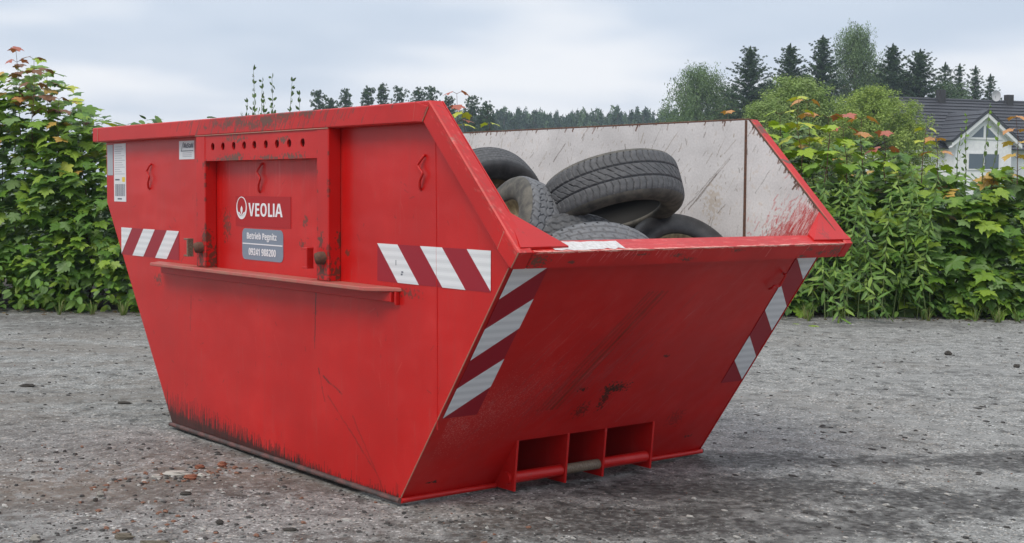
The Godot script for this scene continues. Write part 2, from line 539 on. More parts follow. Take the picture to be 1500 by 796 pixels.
	M.yellow = plain(Color(0.70, 0.50, 0.05), 0.5)
	M.black = plain(Color(0.01, 0.01, 0.01), 0.9)
	M.rubber = [speckled("rubber_dusty", Color(0.062, 0.064, 0.070), Color(0.108, 0.109, 0.116), 71, 0.03, 4.0, 0.7), speckled("rubber_pale", Color(0.125, 0.130, 0.142), Color(0.175, 0.178, 0.19), 72, 0.03, 4.0, 0.75), speckled("rubber_dark", Color(0.018, 0.018, 0.02), Color(0.05, 0.048, 0.05), 73, 0.015, 3.0, 0.45, 0.03), speckled("rubber_muddy", Color(0.055, 0.053, 0.050), Color(0.14, 0.128, 0.108), 74, 0.02, 3.0, 0.8, 0.1)]
	M.liner = plain(Color(0.012, 0.012, 0.013), 0.75)
	M.wheel_steel = speckled("wheel_steel", Color(0.30, 0.25, 0.14), Color(0.13, 0.09, 0.05), 75, 0.03, 4.0, 0.5)
	M.leaf = leaf_material("leaf", 0.7)
	M.far_leaf = leaf_material("far_leaf", 0.6)
	M.far_leaf.roughness = 0.7
	M.bark = speckled("bark", Color(0.07, 0.055, 0.04), Color(0.14, 0.12, 0.10), 76, 0.03, 4.0, 0.9, 1.0)
	M.twig = plain(Color(0.10, 0.045, 0.03), 0.7)
	M.green_stem = plain(Color(0.10, 0.14, 0.04), 0.6)

func gloss(im: Image, rough: float, dents := 0.0) -> StandardMaterial3D:
	var m := StandardMaterial3D.new()
	m.albedo_texture = tex(im)
	m.roughness = rough
	m.metallic_specular = 0.46
	if dents > 0.0:   # sheet steel is never quite flat
		if not M.has("dents"):
			var dt := noise_bytes(256, 256, 171, 0.022, FastNoiseLite.TYPE_SIMPLEX_SMOOTH, 3)
			M.dents = tex(Image.create_from_data(256, 256, false, Image.FORMAT_L8, dt))
		m.heightmap_enabled = true
		m.heightmap_texture = M.dents
		m.heightmap_scale = dents
	return m

func banded(a: Color, b: Color) -> StandardMaterial3D:
	var im := Image.create(8, 64, false, Image.FORMAT_RGB8)
	for y in 64:
		var t := 0.5 + 0.5 * sin(y * TAU / 16.0) + sin(y * 1.7) * 0.15
		for x in 8:
			im.set_pixel(x, y, a.lerp(b, clampf(t, 0, 1)).linear_to_srgb())
	var m := gloss(im, 0.35)
	m.uv1_scale = Vector3(8, 8, 8)
	return m

# ---------------------------------------------------------------- ground
func ground():
	# fine worn asphalt with rolled-in chippings
	var w := 1024
	var cells := noise_bytes(w, w, 101, 0.21, FastNoiseLite.TYPE_CELLULAR, 1, 1, 1, true)
	var cells2 := noise_bytes(w, w, 102, 0.42, FastNoiseLite.TYPE_CELLULAR, 1, 1, 1, true)
	var wide := noise_bytes(w, w, 103, 0.012, FastNoiseLite.TYPE_SIMPLEX_SMOOTH, 5, 1, 1, true)
	var fine := noise_bytes(w, w, 104, 0.4, FastNoiseLite.TYPE_SIMPLEX_SMOOTH, 2, 1, 1, true)
	var a := PackedByteArray()
	a.resize(w * w * 3)
	var hb := PackedByteArray()
	hb.resize(w * w)
	for i in w * w:
		var c := cells[i]
		var k := 129.0 + (c - 128) * 0.08 + (cells2[i] - 128) * 0.13 + (wide[i] - 128) * 0.16 + (fine[i] - 128) * 0.16
		var warm := 0.0
		if c > 249:
			k += 50.0
		elif c > 238:
			k += 18.0; warm = 6.0
		elif c < 26:
			k -= 34.0
		if cells2[i] > 250:
			k += 55.0
		if wide[i] < 84:
			k -= (84 - wide[i]) * 0.6
		a[i * 3] = int(clampf(k + warm, 8, 235)); a[i * 3 + 1] = int(clampf(k, 8, 235)); a[i * 3 + 2] = int(clampf(k - 2.0 - warm, 8, 235))
		hb[i] = int(clampf(90 + (c - 128) * 0.35 + (cells2[i] - 128) * 0.3 + (wide[i] - 128) * 0.5, 0, 255))
	var m := StandardMaterial3D.new()
	m.resource_name = "asphalt"
	m.albedo_texture = tex(Image.create_from_data(w, w, false, Image.FORMAT_RGB8, a))
	m.heightmap_enabled = true
	m.heightmap_texture = tex(Image.create_from_data(w, w, false, Image.FORMAT_L8, hb))
	m.heightmap_scale = 0.6
	m.roughness = 0.82
	# mud, tar and damp patches, 16 x 16 m
	var n1 := noise_bytes(w, w, 111, 0.006, FastNoiseLite.TYPE_SIMPLEX_SMOOTH, 5, 1, 1, true)
	var n2 := noise_bytes(w, w, 112, 0.02, FastNoiseLite.TYPE_SIMPLEX_SMOOTH, 5, 2, 1, true)
	var n3 := noise_bytes(w, w, 113, 0.16, FastNoiseLite.TYPE_SIMPLEX_SMOOTH, 3, 1, 1, true)
	var n4 := noise_bytes(w, w, 114, 0.05, FastNoiseLite.TYPE_SIMPLEX_SMOOTH, 4, 4, 1, true)
	var n5 := noise_bytes(w, w, 115, 0.42, FastNoiseLite.TYPE_SIMPLEX_SMOOTH, 3, 1, 1, true)
	var o := PackedByteArray()
	o.resize(w * w * 4)
	# blots of mud and oil: s, d, half sizes, strength
	var blots := [[1.0, 5.3, 1.7, 0.60, 0.9], [-0.3, 4.6, 1.7, 0.55, 0.8], [-1.6, 4.7, 1.6, 0.6, 0.7], [2.2, 6.2, 1.6, 0.25, 0.8], [3.1, 6.35, 1.6, 0.2, 0.75], [1.2, 4.5, 1.3, 0.25, 0.6], [-2.4, 6.6, 1.5, 0.6, 0.45], [-4.6, 12.4, 2.2, 1.0, 0.6], [-0.8, 5.2, 0.9, 0.5, 0.6], [-3.9, 9.0, 1.2, 0.5, 0.3], [3.6, 8.6, 1.5, 0.18, 0.4], [4.0, 12.8, 3.0, 0.4, 0.4]]
	for y in w:
		var d := 2.0 + 16.0 * y / w
		var near := blots.filter(func(b): return absf(d - b[1]) < b[3] * 1.6)
		for x in w:
			var i := y * w + x
			var s := -8.0 + 16.0 * x / w
			var rag := (n2[i] + n3[i] * 0.7 - 218) / 255.0
			var wet := 0.0
			for b in near:
				var ds: float = (s - b[0]) / b[2]
				var dd: float = (d - b[1]) / b[3]
				var q := ds * ds + dd * dd
				if q < 2.5:
					wet = maxf(wet, b[4] * clampf((1.0 - q) * 0.9 + rag * 2.6, 0.0, 1.0))
			var dirt := clampf((n1[i] - 150 + (n3[i] - 128) * 0.5) / 60.0, 0.0, 1.0) * (0.4 if s < 1.0 else 0.22)
			if s < -1.2:
				dirt = maxf(dirt, clampf(0.45 + (n2[i] - 122 + (n3[i] - 128) * 0.6) / 90.0, 0.0, 1.0) * clampf((-1.2 - s) * 1.2 + rag, 0.0, 1.0) * 0.5)
			if s < 0.3 and d < 6.6:
				dirt = maxf(dirt, clampf(0.45 + (n2[i] - 118 + (n3[i] - 128) * 0.8) / 80.0, 0.0, 1.0) * clampf((6.2 - d + rag * 2.0) * 1.5, 0.0, 1.0) * clampf((0.3 - s) * 2.0 + rag, 0.0, 1.0) * 0.75)
			var tar := clampf((n4[i] - 178 + (n3[i] - 128) * 0.4) / 26.0, 0.0, 1.0) * 0.42
			var al := maxf(maxf(wet, dirt), tar)
			var tot := wet * wet + dirt * dirt + tar * tar + 0.0001
			var wd := dirt * dirt / tot
			o[i * 4] = int(46.0 + 55.0 * wd); o[i * 4 + 1] = int(43.0 + 47.0 * wd); o[i * 4 + 2] = int(42.0 + 37.0 * wd)
			o[i * 4 + 3] = int(minf(al * 1.2, 1.0) * 250.0 * clampf(0.30 + (n5[i] - 60) / 150.0 + 0.2 * n3[i] / 255.0, 0.1, 1.0))
	m.detail_enabled = true
	m.detail_blend_mode = BaseMaterial3D.BLEND_MODE_MIX
	m.detail_uv_layer = BaseMaterial3D.DETAIL_UV_2
	m.detail_albedo = tex(Image.create_from_data(w, w, false, Image.FORMAT_RGBA8, o))
	var bump := FastNoiseLite.new()
	bump.seed = 8
	bump.frequency = 0.9
	bump.fractal_octaves = 4
	var ss := [-90.0, -60.0, -40.0, -25.0, -16.0, -11.0, -8.0]
	while ss[-1] < 6.5: ss.append(ss[-1] + (0.05 if absf(ss[-1]) < 5.2 else 0.15))
	ss.append_array([8.0, 11.0, 16.0, 25.0, 40.0, 60.0, 90.0])
	var dd := [-90.0, -50.0, -25.0, -12.0, -4.0, 0.0, 2.0, 3.0, 3.8]
	while dd[-1] < 14.0: dd.append(dd[-1] + (0.05 if dd[-1] < 9.0 else 0.1))
	dd.append_array([15.0, 16.0, 17.5])
	var st := SurfaceTool.new()
	st.begin(Mesh.PRIMITIVE_TRIANGLES)
	var nx := ss.size()
	for d in dd:
		for s in ss:
			var p := F(s, d)
			p.y = yard_height(p, bump)
			st.set_uv(Vector2(p.x, p.z) / 2.3)
			st.set_uv2(Vector2((s + 8.0) / 16.0, (d - 2.0) / 16.0))
			st.add_vertex(p)
	for j in dd.size() - 1:
		for i in nx - 1:
			var q := j * nx + i
			for k in [q, q + nx, q + 1, q + 1, q + nx, q + nx + 1]:
				st.add_index(k)
	st.generate_normals()
	structure(st.commit(), "yard_ground", m)
	# the rough grass beyond
	st = begin()
	quad(st, F(-2500, 3500, -0.06), F(-2500, -500, -0.06), F(2500, -500, -0.06), F(2500, 3500, -0.06))
	var gm := speckled("meadow_grass", Color(0.05, 0.09, 0.025), Color(0.11, 0.13, 0.05), 121, 0.02, 0.12, 0.9)
	structure(done(st), "meadow", gm)
	# bed of dark soil under the hedge
	st = SurfaceTool.new()
	st.begin(Mesh.PRIMITIVE_TRIANGLES)
	bump.frequency = 2.5
	for j in 25:
		for i in 121:
			var s := -7.5 + 15.0 * i / 120.0
			var d := 13.62 + 4.2 * j / 24.0 + bump.get_noise_2d(s * 2.0, 4.0) * 0.12
			var p := F(s, d)
			p.y = 0.004 + smoothstep(0.0, 0.5, j / 6.0) * 0.05 + bump.get_noise_2d(p.x, p.z) * 0.04 * smoothstep(0.0, 1.0, j / 3.0) - (0.03 if j == 0 else 0.0)
			st.add_vertex(p)
	for j in 24:
		for i in 120:
			var q := j * 121 + i
			for k in [q, q + 121, q + 1, q + 1, q + 121, q + 122]:
				st.add_index(k)
	st.generate_normals()
	structure(st.commit(), "soil_bed", speckled("dark_soil", Color(0.030, 0.024, 0.018), Color(0.075, 0.058, 0.042), 122, 0.05, 1.5, 0.95, 1.5))
	# loose grit
	var mm := MultiMesh.new()
	mm.transform_format = MultiMesh.TRANSFORM_3D
	mm.use_colors = true
	mm.mesh = stone_mesh(3, 0.55, 0.35)
	var list := []
	bump.frequency = 0.9
	while list.size() < 16000:
		var d := 3.9 + 9.6 * pow(rng.randf(), 1.4)
		var s := rng.randf_range(-0.42, 0.42) * d
		var p := F(s, d)
		if p.x > -2.2 and p.x < 0.02 and p.z > -1.74 and p.z < 0.02:
			continue
		var z := 0.004 + 0.007 * pow(rng.randf(), 3.0) + (0.018 * pow(rng.randf(), 6.0) if s < 0.5 and d < 6.5 else 0.0)
		if rng.randf() < 0.55 and not (s < 0.0 and d < 6.6):
			z *= 0.6
		p.y = yard_height(p, bump) + z * 0.15
		list.append([Transform3D(Basis(Vector3.UP, rng.randf() * TAU).scaled(Vector3(z, z * rng.randf_range(0.5, 1.1), z * rng.randf_range(0.6, 1.3))), p), rng.randf()])
	for i in 900:   # coarser dark and pale bits out on the yard
		var d := rng.randf_range(4.6, 13.0)
		var p := F(rng.randf_range(-0.42, 0.42) * d, d)
		if p.x > -2.25 and p.x < 0.2 and p.z > -1.78 and p.z < 0.05: continue
		var z := rng.randf_range(0.010, 0.024)
		p.y = yard_height(p, bump) + z * 0.12
		list.append([Transform3D(Basis(Vector3.UP, rng.randf() * TAU).scaled(Vector3(z * rng.randf_range(1.0, 2.4), z * 0.7, z)), p), 0.1 if i % 4 else 0.85])
	for i in 170:
		var p := Vector3(-1.03, 0, 0.45) + Vector3(rng.randfn() * 0.06, 0, rng.randfn() * 0.16)
		if i > 110: p = Vector3(-0.25, 0, 0.85) + Vector3(rng.randfn() * 0.25, 0, rng.randfn() * 0.2)
		if p.z < 0.03: continue
		var z := rng.randf_range(0.008, 0.026)
		p.y = yard_height(p, bump) + z * 0.15
		list.append([Transform3D(Basis(Vector3.UP, rng.randf() * TAU).scaled(Vector3(z * 1.3, z * 0.8, z)), p), [0.95, 0.85, 0.97, 0.3, 0.99, 0.6][i % 6]])
	mm.instance_count = list.size()
	for i in list.size():
		mm.set_instance_transform(i, list[i][0])
		var t: float = list[i][1]
		mm.set_instance_color(i, Color(0.05, 0.047, 0.045) if t < 0.45 else Color(0.16, 0.155, 0.15) if t < 0.78 else Color(0.38, 0.37, 0.35) if t < 0.93 else Color(0.20, 0.10, 0.065))
	var mi := MultiMeshInstance3D.new()
	mi.name = "gravel"
	mi.multimesh = mm
	var pm := plain(Color.WHITE, 0.85)
	pm.vertex_color_use_as_albedo = true
	mi.material_override = pm
	add_child(mi)
	tag(mi, "loose grit and chippings scattered over the grey yard", "gravel")
	mi.set_meta("kind", "stuff")

func yard_height(p: Vector3, n: FastNoiseLite) -> float:
	var v := n.get_noise_2d(p.x, p.z) * 0.5 + 0.5
	return -0.003 - 0.022 * v

# ---------------------------------------------------------------- the skip
const K := 0.7125
const W := 1.72
var sk: Node3D
var off := Vector3(-1.07, 0, -0.86)

func part(st: SurfaceTool, called: String, mat, parent: Node3D = null) -> MeshInstance3D:
	if parent == null:
		return put(done(st), called, mat, sk, Transform3D(Basis(), -off))
	return put(done(st), called, mat, parent)

func endx(y: float) -> float:
	return K * (y - 0.018)

func skip():
	sk = thing("skip_container", "red steel skip filled with old tyres, standing on the grey yard", "skip", off)
	var side := PackedVector2Array([Vector2(-2.136, 0.018), Vector2(0, 0.018), Vector2(0.7614, 1.0866), Vector2(0.272, 1.577), Vector2(-2.99, 1.577), Vector2(-2.985, 1.16)])
	uvo = Vector3(-3.1, 1.65, 0); uvu = Vector3(1 / 4.2, 0, 0); uvv = Vector3(0, -1 / 1.75, 0)
	var st := begin()
	prism(st, side, -0.005, 0.0, 0.0)
	part(st, "side_wall", M.red_side)
	st = begin()
	prism(st, side, -W, -W + 0.005, 0.0)
	part(st, "side_wall", M.red_side)
	# paint inside, on both long walls
	var inn := inset(side, 0.004)
	for zz in [[-0.0072, -0.0055], [-W + 0.0055, -W + 0.0072]]:
		st = begin()
		prism(st, inn, zz[0], zz[1], 0.0)
		part(st, "inner_face", M.inside)
	# low end wall, slanting out over the ground
	uvo = Vector3(0, 1.08, 0.02); uvu = Vector3(0, 0, -1 / 1.78); uvv = Vector3(0, -1 / 1.1, 0)
	st = begin()
	for q in [[0.018, 0.2165, -0.4765, -0.0075], [0.018, 0.2165, -W + 0.0075, -1.2725], [0.2165, 1.05, -W + 0.0075, -0.0075]]:
		prism(st, PackedVector2Array([Vector2(endx(q[0]) - 0.010, q[0]), Vector2(endx(q[0]) - 0.003, q[0]), Vector2(endx(q[1]) - 0.003, q[1]), Vector2(endx(q[1]) - 0.010, q[1])]), q[2], q[3])
	part(st, "low_end_wall", M.red_end)
	st = begin()
	prism(st, PackedVector2Array([Vector2(endx(0.24) - 0.014, 0.24), Vector2(endx(0.24) - 0.0105, 0.24), Vector2(endx(1.045) - 0.0105, 1.045), Vector2(endx(1.045) - 0.014, 1.045)]), -W + 0.009, -0.009)
	part(st, "inner_face", M.inside_plain)
	# high end wall at the far left
	uvu = Vector3(0, 0, -1 / 1.78)
	st = begin()
	prism(st, PackedVector2Array([Vector2(-2.130, 0.018), Vector2(-2.980, 1.16), Vector2(-2.985, 1.56), Vector2(-2.978, 1.56), Vector2(-2.973, 1.163), Vector2(-2.123, 0.022)]), -W + 0.0075, -0.0075)
	part(st, "high_end_wall", M.inside_plain)
	st = begin()
	box(st, Vector3(-2.12, 0.02, -W + 0.009), Vector3(-0.335, 0.026, -0.009))
	part(st, "floor_plate", M.inside_plain)
	# skid bars round the bottom edge
	st = begin()
	tube(st, [Vector3(-2.15, 0.010, 0.004), Vector3(0.006, 0.010, 0.004)], [0.0125], 8)
	part(st, "skid_bar", M.skid)
	st = begin()
	tube(st, [Vector3(-2.15, 0.010, -W - 0.004), Vector3(0.006, 0.010, -W - 0.004)], [0.0125], 8)
	part(st, "skid_bar", M.skid)
	st = begin()
	tube(st, [Vector3(0.004, 0.010, 0.0), Vector3(0.004, 0.010, -0.475)], [0.0115], 8)
	part(st, "skid_bar", M.red)
	st = begin()
	tube(st, [Vector3(0.004, 0.010, -1.275), Vector3(0.004, 0.010, -W)], [0.0115], 8)
	part(st, "skid_bar", M.red)
	st = begin()
	box(st, Vector3(-2.13, 0.001, -W + 0.01), Vector3(-0.335, 0.0175, -0.01))
	part(st, "base_plate", M.skid)
	# folded rim of the long sides
	var rim := PackedVector2Array([Vector2(-3.03, 1.497), Vector2(0.236, 1.497), Vector2(0.698, 1.036), Vector2(0.777, 0.973), Vector2(0.820, 1.032), Vector2(0.276, 1.576), Vector2(-3.03, 1.576)])
	uvo = Vector3(-3.1, 1.65, 0); uvu = Vector3(1 / 4.2, 0, 0); uvv = Vector3(0, -1 / 1.75, 0)
	uvo = Vector3(-3.1, 1.65, 0.064); uvu = Vector3(1 / 4.2, 0, 0.8 / 4.2)
	st = begin()
	prism(st, rim, 0.0006, 0.064, 0.005)
	part(st, "side_rim", M.red_rim)
	st = begin()
	prism(st, rim, -W - 0.050, -W - 0.0006, 0.005)
	part(st, "side_rim", M.red_rim)
	st = begin()
	box(st, Vector3(-3.029, 1.497, -W - 0.0), Vector3(-2.992, 1.576, -0.0), 0.004)
	part(st, "end_rim", M.red)
	# rim of the low end
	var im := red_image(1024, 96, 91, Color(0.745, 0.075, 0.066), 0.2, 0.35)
	var r := RandomNumberGenerator.new()
	r.seed = 4
	for i in 46:
		var x := r.randf_range(150, 520) if i < 34 else r.randf_range(60, 1000)
		scratch(im, r, Vector2(x, r.randf_range(52, 60)), Vector2(x - r.randf_range(3, 12), r.randf_range(66, 88)), Color(0.86, 0.76, 0.74), r.randf_range(0.3, 0.9), r.randf_range(0.3, 0.9), 0.4)
	for i in 9:
		patch(im, r, Vector2(r.randf_range(10, 1010), r.randf_range(55, 90)), Vector2(r.randf_range(10, 30), r.randf_range(4, 9)), Color(0.33, 0.23, 0.18), 0.8)
	patch(im, r, Vector2(20, 74), Vector2(40, 22), Color(0.36, 0.26, 0.20), 0.85)
	patch(im, r, Vector2(1000, 74), Vector2(36, 20), Color(0.36, 0.26, 0.20), 0.8)
	for i in 420:   # sky reflection painted as pale pink strokes on the worn top face
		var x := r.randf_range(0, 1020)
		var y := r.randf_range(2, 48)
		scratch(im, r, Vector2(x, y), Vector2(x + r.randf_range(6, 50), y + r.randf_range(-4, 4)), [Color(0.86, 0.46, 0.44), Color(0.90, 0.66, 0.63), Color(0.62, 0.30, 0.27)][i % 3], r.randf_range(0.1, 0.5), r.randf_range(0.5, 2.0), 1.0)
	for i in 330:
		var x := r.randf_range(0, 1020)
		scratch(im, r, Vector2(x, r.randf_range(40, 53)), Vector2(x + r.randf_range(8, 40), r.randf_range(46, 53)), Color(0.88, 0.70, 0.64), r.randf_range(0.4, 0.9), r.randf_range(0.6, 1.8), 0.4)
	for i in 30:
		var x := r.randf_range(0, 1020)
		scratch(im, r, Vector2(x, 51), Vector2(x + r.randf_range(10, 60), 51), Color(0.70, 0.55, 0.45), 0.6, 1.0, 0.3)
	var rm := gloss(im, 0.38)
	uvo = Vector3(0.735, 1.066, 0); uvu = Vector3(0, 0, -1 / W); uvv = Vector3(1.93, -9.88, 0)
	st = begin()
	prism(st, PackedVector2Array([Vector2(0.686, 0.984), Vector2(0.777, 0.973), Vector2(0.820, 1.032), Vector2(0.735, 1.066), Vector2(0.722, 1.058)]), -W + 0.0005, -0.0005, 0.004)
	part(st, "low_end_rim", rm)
	uvo = Vector3.ZERO; uvu = Vector3(1, 0, 0); uvv = Vector3(0, -1, 0)
	# flaking white paint on that rim
	st = begin()
	var o2 := Vector3(0.820, 1.032, 0)
	var ex := (Vector3(0.735, 1.066, 0) - o2)
	var en := Vector3(0.034, 0.085, 0).normalized()
	var outline := PackedVector2Array()
	for i in 13: outline.append(Vector2(-0.105 - 0.028 * i, 0.10 + r.randf_range(-0.05, 0.14)))
	for i in 13: outline.append(Vector2(-0.105 - 0.028 * (12 - i) + r.randf_range(-0.01, 0.01), 0.92 - r.randf_range(0, 0.12)))
	var flat := Geometry2D.triangulate_polygon(outline)
	for k in flat:
		vert(st, o2 + ex * outline[k].y + Vector3(0, 0, outline[k].x) + en * 0.0012)
	part(st, "white_paint", M.chalk_paint)
	# gusset plates in the two corners
	for far in [false, true]:
		st = begin()
		var f := func(v: Vector3) -> Vector3: return Vector3(v.x, v.y, -W - v.z) if far else v
		var g := [f.call(Vector3(0.675, 1.172, 0.004)), f.call(Vector3(0.737, 1.074, -0.15)), f.call(Vector3(0.795, 1.050, -0.18)), f.call(Vector3(0.808, 1.050, 0.05))]
		var dn := Vector3(-0.004, -0.008, 0)
		quad(st, g[0], g[1], g[2], g[3])
		quad(st, g[3] + dn, g[2] + dn, g[1] + dn, g[0] + dn)
		for i in 4:
			quad(st, g[i] + dn, g[(i + 1) % 4] + dn, g[(i + 1) % 4], g[i])
		part(st, "corner_gusset", M.red)
	# weld seams
	for path in [[Vector3(0.228, 1.495, 0.0), Vector3(0.244, 0.88, 0.001), Vector3(0.25, 0.33, 0.0)]]:
		st = begin(); tube(st, path, [0.0022], 6); part(st, "weld_seam", M.red)
	for path in [[Vector3(-1.704, 1.496, 0.0645), Vector3(-0.45, 1.496, 0.0645)], [Vector3(-2.95, 1.50, 0.0645), Vector3(-2.95, 1.57, 0.0645)], [Vector3(0.001, 0.02, -0.001), Vector3(endx(0.97) + 0.001, 0.97, -0.001)]]:
		st = begin(); tube(st, path, [0.0026], 6); part(st, "weld_seam", M.edge)
	st = begin(); tube(st, [Vector3(0.255, 0.40, -W + 0.009), Vector3(0.258, 1.0, -W + 0.009), Vector3(0.256, 1.572, -W + 0.009)], [0.006, 0.0075, 0.006], 6); part(st, "weld_seam", M.rust)
	st = begin(); tube(st, [Vector3(-2.95, 1.5765, -W + 0.004), Vector3(0.27, 1.5765, -W + 0.004)], [0.005], 6); part(st, "rusty_edge", M.rust)
	st = begin(); tube(st, [Vector3(0.27, 1.5765, -W + 0.006), Vector3(0.765, 1.083, -W + 0.006)], [0.004], 6); part(st, "rusty_edge", M.rust)
	for cap in [[Vector2(0.177, 1.502), Vector2(0.237, 1.500), Vector2(0.274, 1.553), Vector2(0.19, 1.572)], [Vector2(0.700, 1.039), Vector2(0.776, 0.978), Vector2(0.816, 1.032), Vector2(0.738, 1.103)]]:
		st = begin()
		uvo = Vector3(-3.1, 1.65, 0); uvu = Vector3(1 / 4.2, 0, 0); uvv = Vector3(0, -1 / 1.75, 0)
		prism(st, PackedVector2Array(cap), 0.0642, 0.0685, 0.0015)
		var cp := part(st, "corner_cap", M.red_rim)
		for i in 4:
			st = begin()
			tube(st, [v3(cap[i], 0.0655), v3(cap[(i + 1) % 4], 0.0655)], [0.0028], 5)
			part(st, "weld_seam", M.edge if i % 2 else M.red, cp)
	# posts, plate with holes, shelf
	uvo = Vector3(-3.1, 1.65, 0); uvu = Vector3(1 / 4.2, 0, 0); uvv = Vector3(0, -1 / 1.75, 0)
	uvo = Vector3(-3.1, 1.65, 0.0635); uvu = Vector3(1 / 4.2, 0, 1 / 4.2)
	for x in [-1.70, -0.546]:
		st = begin(); box(st, Vector3(x, 0.86, 0.0006), Vector3(x + 0.096, 1.4965, 0.0635), 0.004)
		part(st, "post", M.red_rim)
	uvo = Vector3(-3.1, 1.65, 0); uvu = Vector3(1 / 4.2, 0, 0)
	st = begin()
	hole_plate(st)
	part(st, "hole_plate", M.red_rim)
	st = begin()
	var shelf := PackedVector2Array([Vector2(-2.27, -0.0006), Vector2(-2.16, -0.105), Vector2(-0.108, -0.105), Vector2(0.003, -0.0006)])
	prism(st, shelf, 0.842, 0.8585, 0.003, Transform3D(Basis(Vector3(1, 0, 0), Vector3(0, 0, -1), Vector3(0, 1, 0)), Vector3.ZERO))
	part(st, "shelf", M.shelf)
	st = begin(); box(st, Vector3(-2.2, 0.800, 0.0006), Vector3(-0.03, 0.8415, 0.03), 0.003); part(st, "shelf_bracket", M.red)
	st = begin(); box(st, Vector3(-0.022, 0.79, 0.0006), Vector3(-0.008, 0.8415, 0.02), 0.002); part(st, "shelf_bracket", M.red)
	# rusty hinge stubs on the posts
	for x in [-1.655, -0.50]:
		st = begin()
		tube(st, [Vector3(x + 0.01, 0.955, 0.06), Vector3(x + 0.01, 0.955, 0.085), Vector3(x + 0.008, 0.953, 0.098), Vector3(x + 0.006, 0.952, 0.102)], [0.028, 0.027, 0.024, 0.014], 12)
		var hs := part(st, "hinge_stub", M.rust)
		st = begin()
		for q in [[Vector3(-0.075, -0.045, 0.085), Vector3(-0.03, -0.037, 0.118)], [Vector3(-0.042, -0.037, 0.085), Vector3(-0.032, 0.035, 0.118)], [Vector3(-0.075, 0.035, 0.085), Vector3(-0.030, 0.043, 0.118)]]:
			box(st, q[0] + Vector3(x, 0.955, 0), q[1] + Vector3(x, 0.955, 0), 0.002)
		part(st, "latch", M.red if x > -1 else M.bare, hs)
	# net hooks
	for h in [Vector3(-2.385, 1.302, 0), Vector3(-1.150, 1.292, 0), Vector3(0.150, 1.310, 0)]:
		st = begin()
		tube(st, smooth_path([h + Vector3(0.010, 0.066, 0.0), h + Vector3(0.012, 0.060, 0.010), h + Vector3(-0.012, 0.032, 0.016), h + Vector3(-0.008, 0.020, 0.016), h + Vector3(0.014, 0.0, 0.016), h + Vector3(0.012, -0.012, 0.016), h + Vector3(-0.004, -0.032, 0.014), h + Vector3(-0.010, -0.056, 0.010), h + Vector3(-0.012, -0.066, 0.0)]), [0.0055], 7)
		part(st, "net_hook", M.red)
	var hy := 0.862
	var hp := Vector3(endx(hy), hy, -1.545)
	st = begin()
	tube(st, smooth_path([hp + Vector3(0.026, 0.036, 0.0), hp + Vector3(0.040, 0.030, 0.0), hp + Vector3(0.022, -0.004, 0.004), hp + Vector3(0.016, -0.018, 0.012), hp + Vector3(0.010, -0.016, 0.036), hp + Vector3(0.004, -0.026, 0.044), hp + Vector3(-0.012, -0.030, 0.044)]), [0.0055], 7)
	part(st, "net_hook", M.red)
	# tow pocket at the foot of the low end
	var pz := [-0.484, -0.761, -0.976, -1.265]
	for z in pz:
		st = begin()
		prism(st, PackedVector2Array([Vector2(-0.325, 0.003), Vector2(0.122, 0.003), Vector2(0.143, 0.2185), Vector2(-0.325, 0.2185)]) if z < -0.5 and z > -1.2 else PackedVector2Array([Vector2(-0.325, 0.003), Vector2(0.122, 0.003), Vector2(0.143, 0.2185), Vector2(endx(0.2185) - 0.012, 0.2185), Vector2(-0.325, 0.2185)]), z - 0.006, z + 0.006, 0.0015)
		part(st, "pocket_plate", M.red)
	st = begin()
	prism(st, PackedVector2Array([Vector2(-0.334, 0.003), Vector2(-0.326, 0.003), Vector2(-0.326, 0.2195), Vector2(0.138, 0.2195), Vector2(0.138, 0.226), Vector2(-0.334, 0.226)]), -1.271, -0.478)
	part(st, "pocket_box", M.red)
	for i in 3:
		st = begin()
		var za: float = pz[i] - 0.007
		var zb: float = pz[i + 1] + 0.007
		tube(st, [Vector3(0.098, 0.056, za), Vector3(0.098, 0.056, zb)], [0.0245 if i != 1 else 0.022], 16)
		part(st, "tow_bar", M.bare if i == 1 else M.red)
	st = begin()
	tube(st, [Vector3(0.085, 0.055, pz[0] + 0.0065), Vector3(0.085, 0.055, pz[0] + 0.02)], [0.026], 14)
	part(st, "bar_end", M.red)
	# warning sheets
	sheets()
	signs()

func smooth_path(pts: Array) -> Array:
	var out := []
	for i in pts.size() - 1:
		var p0: Vector3 = pts[maxi(i - 1, 0)]
		var p3: Vector3 = pts[mini(i + 2, pts.size() - 1)]
		for k in 5:
			out.append(pts[i].cubic_interpolate(pts[i + 1], p0, p3, k / 5.0))
	out.append(pts[-1])
	return out

